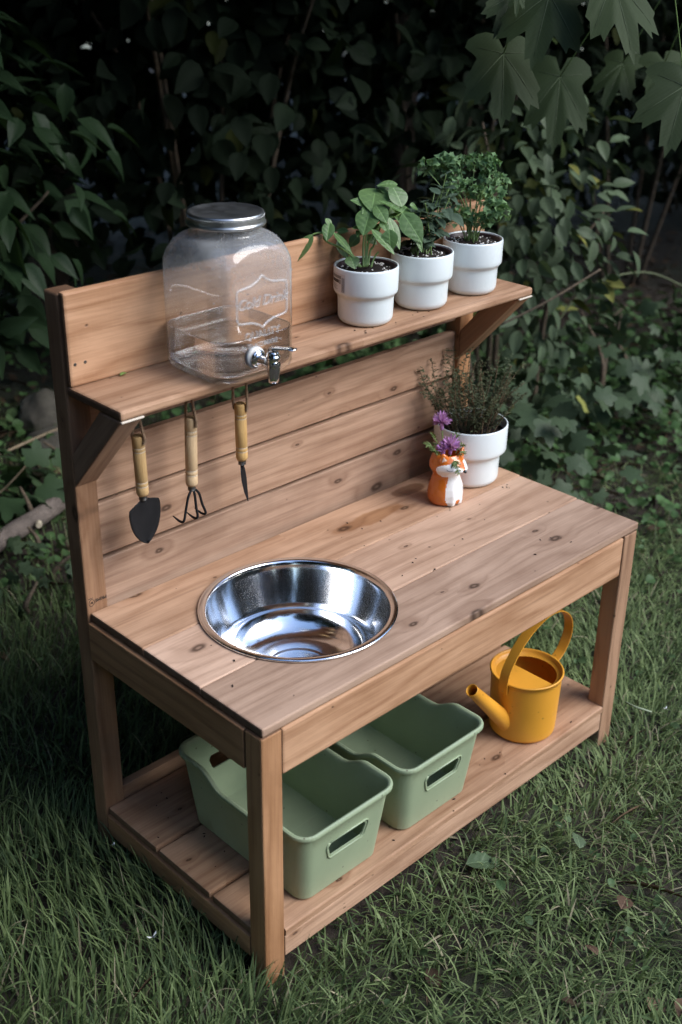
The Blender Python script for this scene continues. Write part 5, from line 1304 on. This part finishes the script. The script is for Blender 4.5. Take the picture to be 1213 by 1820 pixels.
# pointed drooping leaves at the left edge
shrub('maple_seedling_shrub', 'leafy young tree with pointed drooping leaves at the left edge, behind the corner post', 'shrub', W(-1.12, 3.15), 0.50, 1.35, 520, T_AC, 0.08, 0.135, 0.52, (0.018, 0.036, 0.016), 0.36, 55, leafmat('pointed_leaf', (0.018, 0.036, 0.016), (0.027, 0.050, 0.023), 0.42, 0.22, vscale=0.45), 5, 0.75, seed=9)
# paler oval leaves arching over the right end of the shelf
shrub('oval_leaf_shrub', 'pale green shrub with small oval leaves beside the right end of the shelf', 'shrub', W(0.50, 3.42), 0.33, 1.15, 600, T_OV, 0.045, 0.075, 0.52, (0.070, 0.098, 0.058), 0.18, 75, M_SHRUB1, 6, 0.65, seed=12)
# ivy: lobed leaves under it
def ivy_np():
    pol = [(0, 1.0), (14, .80), (26, .56), (34, .62), (52, .86), (66, .70), (80, .52), (100, .62), (118, .58), (140, .42), (165, .22)]
    pts = pol + [(-a, r) for a, r in pol[:0:-1]]
    V = [(0.30, 0, 0.03)]; 
    for a, r in pts: V.append((0.30 + 0.70 * r * math.cos(math.radians(a)) , 0.70 * r * math.sin(math.radians(a)), -0.10 * r * r))
    n = len(pts); return np.array(V), np.array([(0, 1 + i, 1 + (i + 1) % n) for i in range(n)])
def ivy(lab, c, rx, h, n, seed, col_m, L0=0.05, L1=0.09):
    return shrub('ivy_clump', lab, 'ivy', c, rx, h, n, ivy_np(), L0, L1, 0.95, (0.066, 0.096, 0.058), 0.02, min(n, 45), col_m, 3, 0.55, 'ivy clumps at the foot of the hedge', seed)
M_IVY = leafmat('ivy_leaf', (0.046, 0.074, 0.040), (0.072, 0.104, 0.060), 0.42, 0.15, vscale=0.5)
ivy('clump of pointed ivy leaves low beside the thyme pot', W(0.50, 3.02), 0.30, 0.42, 120, 31, M_IVY)
ivy('clump of ivy leaves in front of the dark hollow on the right', W(0.82, 3.60), 0.32, 0.36, 110, 32, M_IVY)
ivy('clump of ivy leaves at the right edge below the bare litter', W(1.15, 4.05), 0.34, 0.34, 90, 33, M_IVY)
ivy('clump of larger ivy leaves left of the corner post, above the fallen branch', W(-0.90, 2.92), 0.20, 0.20, 40, 34, leafmat('ivy_leaf_dark', (0.040, 0.074, 0.034), (0.060, 0.098, 0.048), 0.42, 0.2, vscale=0.5), 0.06, 0.10)
ivy('clump of ivy leaves below the fallen branch at the left edge', W(-0.78, 2.52), 0.20, 0.13, 45, 35, M_IVY, 0.03, 0.05)
# trees whose crowns shade the hedge and the left side
TREES = [
    ('slim dark tree trunk rising inside the hedge behind the herb pots', (0.22, 4.9), 0.055, (0.3, 5.0, 3.4), (2.1, 1.9, 1.4), 9000),
    ('tree at the left end of the hedge, its trunk lost in the dark leaves', (-1.9, 5.0), 0.09, (-1.7, 4.6, 3.4), (2.0, 1.9, 1.5), 9000),
    ('tree at the right end of the hedge, its trunk lost in the dark leaves', (2.5, 6.2), 0.09, (2.4, 5.9, 3.5), (2.0, 1.9, 1.5), 9000),
    ('tall tree filling the back of the garden behind the middle of the hedge', (-0.6, 8.2), 0.14, (-0.5, 8.0, 3.8), (3.6, 1.6, 3.4), 11000),
    ('tall tree at the far right behind the hedge', (4.6, 8.6), 0.14, (4.4, 8.4, 3.8), (3.0, 1.6, 3.4), 9000),
    ('tall tree at the far left behind the hedge', (-4.6, 6.6), 0.14, (-4.4, 6.4, 3.6), (2.4, 2.4, 3.2), 9000),
    ('tree shading the lawn from the left of the kitchen', (-2.7, 2.6), 0.10, (-2.5, 2.6, 2.2), (1.5, 1.6, 2.2), 10000),
    ('tree at the near left of the lawn', (-2.9, 0.6), 0.10, (-2.7, 0.6, 2.2), (1.4, 1.6, 2.2), 3800),
    ('bushy tree on the lawn behind the near left tree', (-2.6, -1.3), 0.10, (-2.4, -1.3, 2.3), (1.5, 1.5, 2.3), 3800),
    ('tree on the lawn behind the onlooker', (-1.0, -2.6), 0.10, (-0.9, -2.5, 2.5), (1.5, 1.5, 2.4), 10000),
]
for i, (lab, (s, d), r_, (cs, cd, cz), cr, n_) in enumerate(TREES):
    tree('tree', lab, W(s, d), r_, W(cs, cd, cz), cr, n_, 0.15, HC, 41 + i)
FAR = [('far tree across the lawn, seen only as a reflection, first from the left', (-4.0, -9.5)), ('far tree across the lawn, second in the reflected row', (0.2, -10.5)), ('far tree across the lawn, third in the reflected row', (4.4, -10.0)), ('far tree across the lawn, fourth in the reflected row', (8.2, -8.0)), ('far tree across the lawn, fifth in the reflected row', (10.6, -4.6)), ('far tree across the lawn, sixth in the reflected row', (11.2, -0.6)), ('far tree across the lawn, last in the reflected row', (9.6, 3.4))]
for i, (lab, (x, y)) in enumerate(FAR):
    tree('tree', lab, (x, y, 0), 0.16, (x, y, 2.7 + 0.25 * math.sin(i * 2.3)), (2.5, 2.3, 2.6), 7000, 0.26, HC, 81 + i)
tree('maple_tree', 'maple tree whose lowest branch hangs over the right of the kitchen', W(1.9, 4.2), 0.09, (1.75, 1.65, 2.75), (2.7, 1.35, 0.80), 12000, 0.15, (0.055, 0.075, 0.045), 61)
tree('maple_tree', 'second maple tree spreading over the left half of the hedge', W(-1.2, 4.6), 0.09, (-1.0, 2.0, 2.75), (1.9, 1.45, 0.80), 10000, 0.15, (0.055, 0.075, 0.045), 62)
# ------------------------------------------------------------------ the maple branch
def maple_np():
    pol = [(0, 1.0), (5, .86), (10, .90), (16, .75), (25, .60), (32, .72), (37, .90), (42, .84), (50, 1.0), (57, .84), (63, .87), (70, .66), (80, .54), (88, .60), (97, .76), (106, .72), (116, .60), (130, .46), (152, .30), (174, .08)]
    pts = pol + [(-a, r) for a, r in pol[::-1] if a]
    V = [(0, 0, 0)]; n = len(pts); veins = (0, 50, -50, 98, -98)
    def z(a, r):
        dv = min(abs(a - v) for v in veins); return 0.055 * min(dv, 25) / 25 * r - 0.16 * r * r
    for f in (0.33, 0.68, 1.0):
        for a, r in pts: V.append((f * r * math.cos(math.radians(a)), f * r * math.sin(math.radians(a)), z(a, f * r)))
    F = [(0, 1 + i, 1 + (i + 1) % n) for i in range(n)]
    for k in range(2):
        for i in range(n):
            a, b_ = 1 + k * n + i, 1 + k * n + (i + 1) % n; F += [(a, a + n, b_ + n), (a, b_ + n, b_)]
    # veins as raised ribs
    return np.array(V), np.array(F)
MAPLE = [(0.9114, 0.2967, 1.3636, 0.8264, 0.2583, 1.2617, 0.1395, -0.2727, -0.2501, 0.5861),
    (0.9088, 0.373, 1.3569, 0.8424, 0.3493, 1.2985, 0.0715, -0.2407, -0.7184, 0.5861),
    (0.9272, 0.3977, 1.2615, 0.8494, 0.3253, 1.1578, 0.1339, -0.2377, -0.3399, 0.5861),
    (0.9485, 0.2003, 1.3902, 0.8997, 0.1022, 1.2798, 0.1201, -0.249, -0.4172, 0.5861),
    (1.1013, 0.1334, 1.2191, 1.0195, 0.1011, 1.1196, 0.142, -0.574, -0.6318, 0.5861),
    (1.4036, 0.6164, 1.1682, 1.309, 0.5485, 1.0336, 0.136, -0.6524, -0.5367, 0.5861),
    (0.8595, 0.3247, 1.3755, 0.8259, 0.2949, 1.3341, 0.0283, -0.555, -0.7228, 0.5861),
    (1.7821, 0.7106, 1.1626, 1.6648, 0.6733, 1.0752, 0.1009, -0.6359, -0.3356, 0.5861),
    (1.7616, 0.5824, 1.1749, 1.7071, 0.5047, 1.0898, 0.1154, -0.5755, -0.6789, 0.5861),
    ]
M_VEIN = simple('maple_vein', (0.060, 0.088, 0.040), 0.7)
def maple_branch():
    root = empty('maple_branch', W(0.62, 2.35, 1.62), 'drooping maple branch with big lobed leaves at the upper right corner', 'branch'); o0 = root.location.copy()
    tv, tf = maple_np(); me = nmesh('maple_leaf', tv, tf, M_MAPLE, smooth=True)
    main = [W(1.55, 3.9, 1.95), W(1.1, 3.1, 1.86), W(0.75, 2.5, 1.70), W(0.50, 2.18, 1.60), W(0.34, 2.05, 1.53)]
    sp = spline([p - o0 for p in main], 8); tubes('branch_wood', [(sp, list(np.linspace(0.013, 0.003, len(sp))))], M_TWIG, root, 8)
    for d in MAPLE:
        p0, p1 = Vector(d[0:3]), Vector(d[3:6]); M, L = basis(p0 - o0, p1 - o0, d[7:10]); o = bpy.data.objects.new('leaf', me); COL.objects.link(o); o.parent = root
        wid = d[6] / 1.5; o.matrix_basis = M @ Matrix.Diagonal((L, wid, (L + wid) / 2, 1))
        near = min(sp, key=lambda q: (q + o0 - p0).length); a = p0 - o0
        tubes('petiole', [(spline([a, a.lerp(near, 0.5) + Vector((0, 0, 0.01)), near], 5), 0.0011)], M_STEM, root, 5)
        ribs = []
        for an in (0, 50, -50, 98, -98):
            r_ = 0.92 if abs(an) < 60 else 0.58; e = []
            for t in (0.0, 0.3, 0.6, 0.9):
                q = M @ Vector((L * t * r_ * math.cos(math.radians(an)), wid * t * r_ * math.sin(math.radians(an)), (L + wid) / 2 * (-0.16 * (t * r_) ** 2) + 0.0004)); e.append(q)
            ribs.append((e, [0.0006, 0.0005, 0.0004, 0.0002]))
        tubes('veins', ribs, M_VEIN, root, 4)
maple_branch()
# ------------------------------------------------------------------ small things on the ground and on the kitchen
def stone(lab, c, r, seed):
    b = bmesh.new(); bmesh.ops.create_icosphere(b, subdivisions=4, radius=1)
    for v in b.verts:
        n_ = v.co.copy(); v.co = Vector((n_.x * r[0], n_.y * r[1], n_.z * r[2])) * (1 + 0.22 * mnoise.noise(n_ * 1.4 + Vector((seed, 0, 0))) + 0.07 * mnoise.noise(n_ * 4 + Vector((0, seed, 0))))
    q = NT('stone'); co = q.obj(); f = q.noise(co, 9, 6, 0.65); cc = q.ramp(f, [(0.3, (0.035, 0.032, 0.026)), (0.5, (0.085, 0.078, 0.062)), (0.75, (0.16, 0.15, 0.125))]); cc = q.mix(q.step(q.noise(co, 5, 3), 0.48, 0.62), cc, (0.060, 0.060, 0.026))
    q.l(cc, q.p.inputs['Base Color']); q.p.inputs['Roughness'].default_value = 0.9; q.l(q.bump(q.noise(co, 40, 5, .7), 0.8, 0.006), q.p.inputs['Normal'])
    tag(obj('stone', b, q.m, None, c, (0, 0, seed), smooth=True), lab, 'stone', 'stones under the hedge')
stone('large mossy round stone left of the back post, upper of two', (0.955, 2.150, 0.035), (0.115, 0.085, 0.085), 1)
stone('smaller grey rough stone in front of the mossy one', (0.860, 1.960, 0.020), (0.095, 0.070, 0.060), 2)
br = empty('fallen_branch', (0.60, 1.52, 0.05), 'thick grey fallen branch lying on the ground behind the left post', 'branch')
sp = spline([(-0.62, -0.20, 0.005), (-0.15, -0.045, 0.02), (0.05, 0.03, 0.025), (0.20, 0.09, 0.035)], 9)
for p in sp: p.z += 0.006 * mnoise.noise(p * 9); p.x += 0.006 * mnoise.noise(p * 7 + Vector((3, 0, 0)))
M_DEAD = simple('grey_dead_wood', (0.15, 0.122, 0.105), 0.85, 0, 0.4, 30, 0.8, 0.006)
tubes('branch_wood', [(sp, [0.025 + 0.003 * mnoise.noise(Vector((i * 0.6, 0, 0))) for i in range(len(sp))])], M_DEAD, br, 14)
obj('cut_stub', lathe([(0, 0.004), (0.007, 0.004), (0.0085, 0), (0.0085, -0.02)], 14), simple('cut_wood', (0.55, 0.48, 0.36), 0.7), br, (-0.105, -0.075, 0.030), (1.35, 0, -0.5))
# dry stems
def stick(lab, pts, r, m, name='dry_stem', cat='twig', group='dry stems lying under the hedge'):
    o = tubes(name, [(spline(pts, 6), r)], m, None, 6); tag(o, lab, cat, group)
M_STRAW = simple('dry_straw', (0.26, 0.20, 0.13), 0.8, 0, 0.3, 50)
stick('pale dry stem crossing the ground below the mossy stone', [(0.55, 1.93, 0.05), (0.80, 1.95, 0.075), (1.05, 2.02, 0.06)], 0.004, M_STRAW)
stick('dry stem leaning up beside the fallen branch at the left edge', [(0.42, 1.72, 0.03), (0.53, 1.70, 0.07), (0.62, 1.66, 0.16)], 0.0025, M_STRAW)
stick('greyish twig poking out between shrub and ivy at the right', [W(0.40, 2.95, 0.545), W(0.52, 2.98, 0.60), W(0.66, 3.05, 0.665)], 0.0028, M_TWIG)
stick('curved yellow green vine stem over the litter at the right edge', [W(0.62, 3.55, 0.30), W(0.75, 3.65, 0.44), W(0.95, 3.75, 0.47), W(1.12, 3.8, 0.40)], 0.0030, simple('vine_stem', (0.09, 0.11, 0.05), 0.7))
# leaves lying in the grass
def flat_leaf(lab, c, L, w, az, m, T, tilt=(0.1, 0.1), group='leaves lying in the grass', name='fallen_leaf', h=None):
    V, F = sized(T, L, w, h or 0.5 * (L + w)); o = obj(name, nmesh(name, V, F, m), None, None, c, (tilt[0], tilt[1], az)); tag(o, lab, 'leaf', group)
M_DOCK = leafmat('dock_leaf', (0.075, 0.115, 0.06), (0.10, 0.14, 0.08), 0.5, 0.1, vscale=0.6); M_DRYL = leafmat('dead_leaf', (0.10, 0.062, 0.042), (0.14, 0.095, 0.065), 0.7, 0.1, vscale=0.6)
T_CR = leaf_np(ovate, 10, 4, 0.25, 0.25, 0.10, 0.12, 1)
flat_leaf('crumpled green leaf lying by the lower front rail', (0.410, -0.052, 0.018), 0.066, 0.040, -0.55, M_DOCK, T_CR, (0.15, 0.05))
flat_leaf('curled green leaf on the bare patch of lawn', (0.575, -0.170, 0.028), 0.040, 0.030, 0.8, M_DOCK, T_CR, (0.5, -0.2))
flat_leaf('pale brown dead leaf at the right of the lawn', (0.510, -0.300, 0.025), 0.045, 0.030, 0.3, M_DRYL, T_CR, (0.2, 0.1))
flat_leaf('brown dead leaf near the lower right corner', (0.400, -0.330, 0.026), 0.030, 0.018, 1.3, M_DRYL, T_CR, (0.3, 0.0))
flat_leaf('small green leaf on the shelf against the back board', (0.0800, 0.398, ZS + 0.003), 0.016, 0.007, 0.3, leafmat('fresh_leaf', (0.14, 0.24, 0.06), (0.18, 0.28, 0.08), 0.4, 0.2), T_CR, (0.2, -0.1), None)
M_PETAL = simple('white_petal', (0.72, 0.75, 0.75), 0.6)
def petal(lab, c, s, seed):
    R = random.Random(seed); b = bmesh.new()
    for k in range(3):
        a = k * 2.1 + R.random(); v = [b.verts.new(Vector((s * r_ * math.cos(a + t), s * r_ * math.sin(a + t), s * z))) for r_, t, z in ((0.05, 0, 0), (0.8, -0.35, 0.35), (1.1, 0, 0.7), (0.75, 0.4, 0.25))]; b.faces.new(v)
    tag(obj('fallen_blossom', b, M_PETAL, None, c, (R.uniform(-.3, .3), R.uniform(-.3, .3), 0)), lab, 'blossom', 'fallen blossoms in the grass')
petal('white blossom lying in the dark grass at the lower left', (-0.0995, 0.1528, 0.058), 0.0085, 1)
petal('tiny pale blossom in the grass by the lower left rail', (-0.020, 0.372, 0.050), 0.0050, 2)
petal('tiny pinkish blossom in the grass right of the far front leg', (1.020, -0.060, 0.045), 0.0055, 3)
stick('pale bent stalk in the grass beside the far front leg', [(1.000, 0.020, 0.03), (0.985, -0.010, 0.042), (1.003, -0.04, 0.035)], 0.0020, simple('pale_stalk', (0.28, 0.34, 0.22), 0.5), 'grass_stalk', 'stalk', 'stalks in the grass')
# crumbs of soil on the boards
def crumbs():
    R = random.Random(12); V = []; F = []; b = bmesh.new(); bmesh.ops.create_icosphere(b, subdivisions=1, radius=1); b.verts.ensure_lookup_table(); bv_ = [v.co.copy() for v in b.verts]; bf = [tuple(v.index for v in f.verts) for f in b.faces]; b.free()
    spots = [(R.uniform(0.45, 0.9), R.uniform(0.02, 0.40), ZT) for _ in range(22)] + [(R.uniform(0.02, 0.2), R.uniform(0.02, 0.4), ZT) for _ in range(8)] + [(R.uniform(0.48, 0.9), R.uniform(0.29, 0.33), ZS) for _ in range(14)] + [(R.uniform(0.3, 0.85), R.uniform(0.0, 0.08), 0.0885) for _ in range(18)] + [(0.862 + R.gauss(0, 0.004), 0.262 + R.gauss(0, .004), ZT) for _ in range(5)] + [(R.uniform(0.02, 0.1), R.uniform(0.05, 0.4), 0.0885) for _ in range(10)]
    for x, y, z in spots:
        if z == ZT and math.hypot(x - 0.257, y - 0.206) < 0.17: continue
        s = R.uniform(0.0006, 0.0017); k = len(V); e = R.uniform(1, 2.6); a = R.uniform(0, 3.1)
        V += [(x + s * (v.x * e * math.cos(a) - v.y * math.sin(a)), y + s * (v.x * e * math.sin(a) + v.y * math.cos(a)), z + s * 0.5 + v.z * s * 0.6) for v in bv_]; F += [tuple(i + k for i in f) for f in bf]
    o = obj('soil_crumbs', nmesh('soil_crumbs', V, F, M_SOIL)); o['kind'] = 'stuff'; tag(o, 'dark crumbs of soil scattered on the wooden boards', 'crumbs')
crumbs()
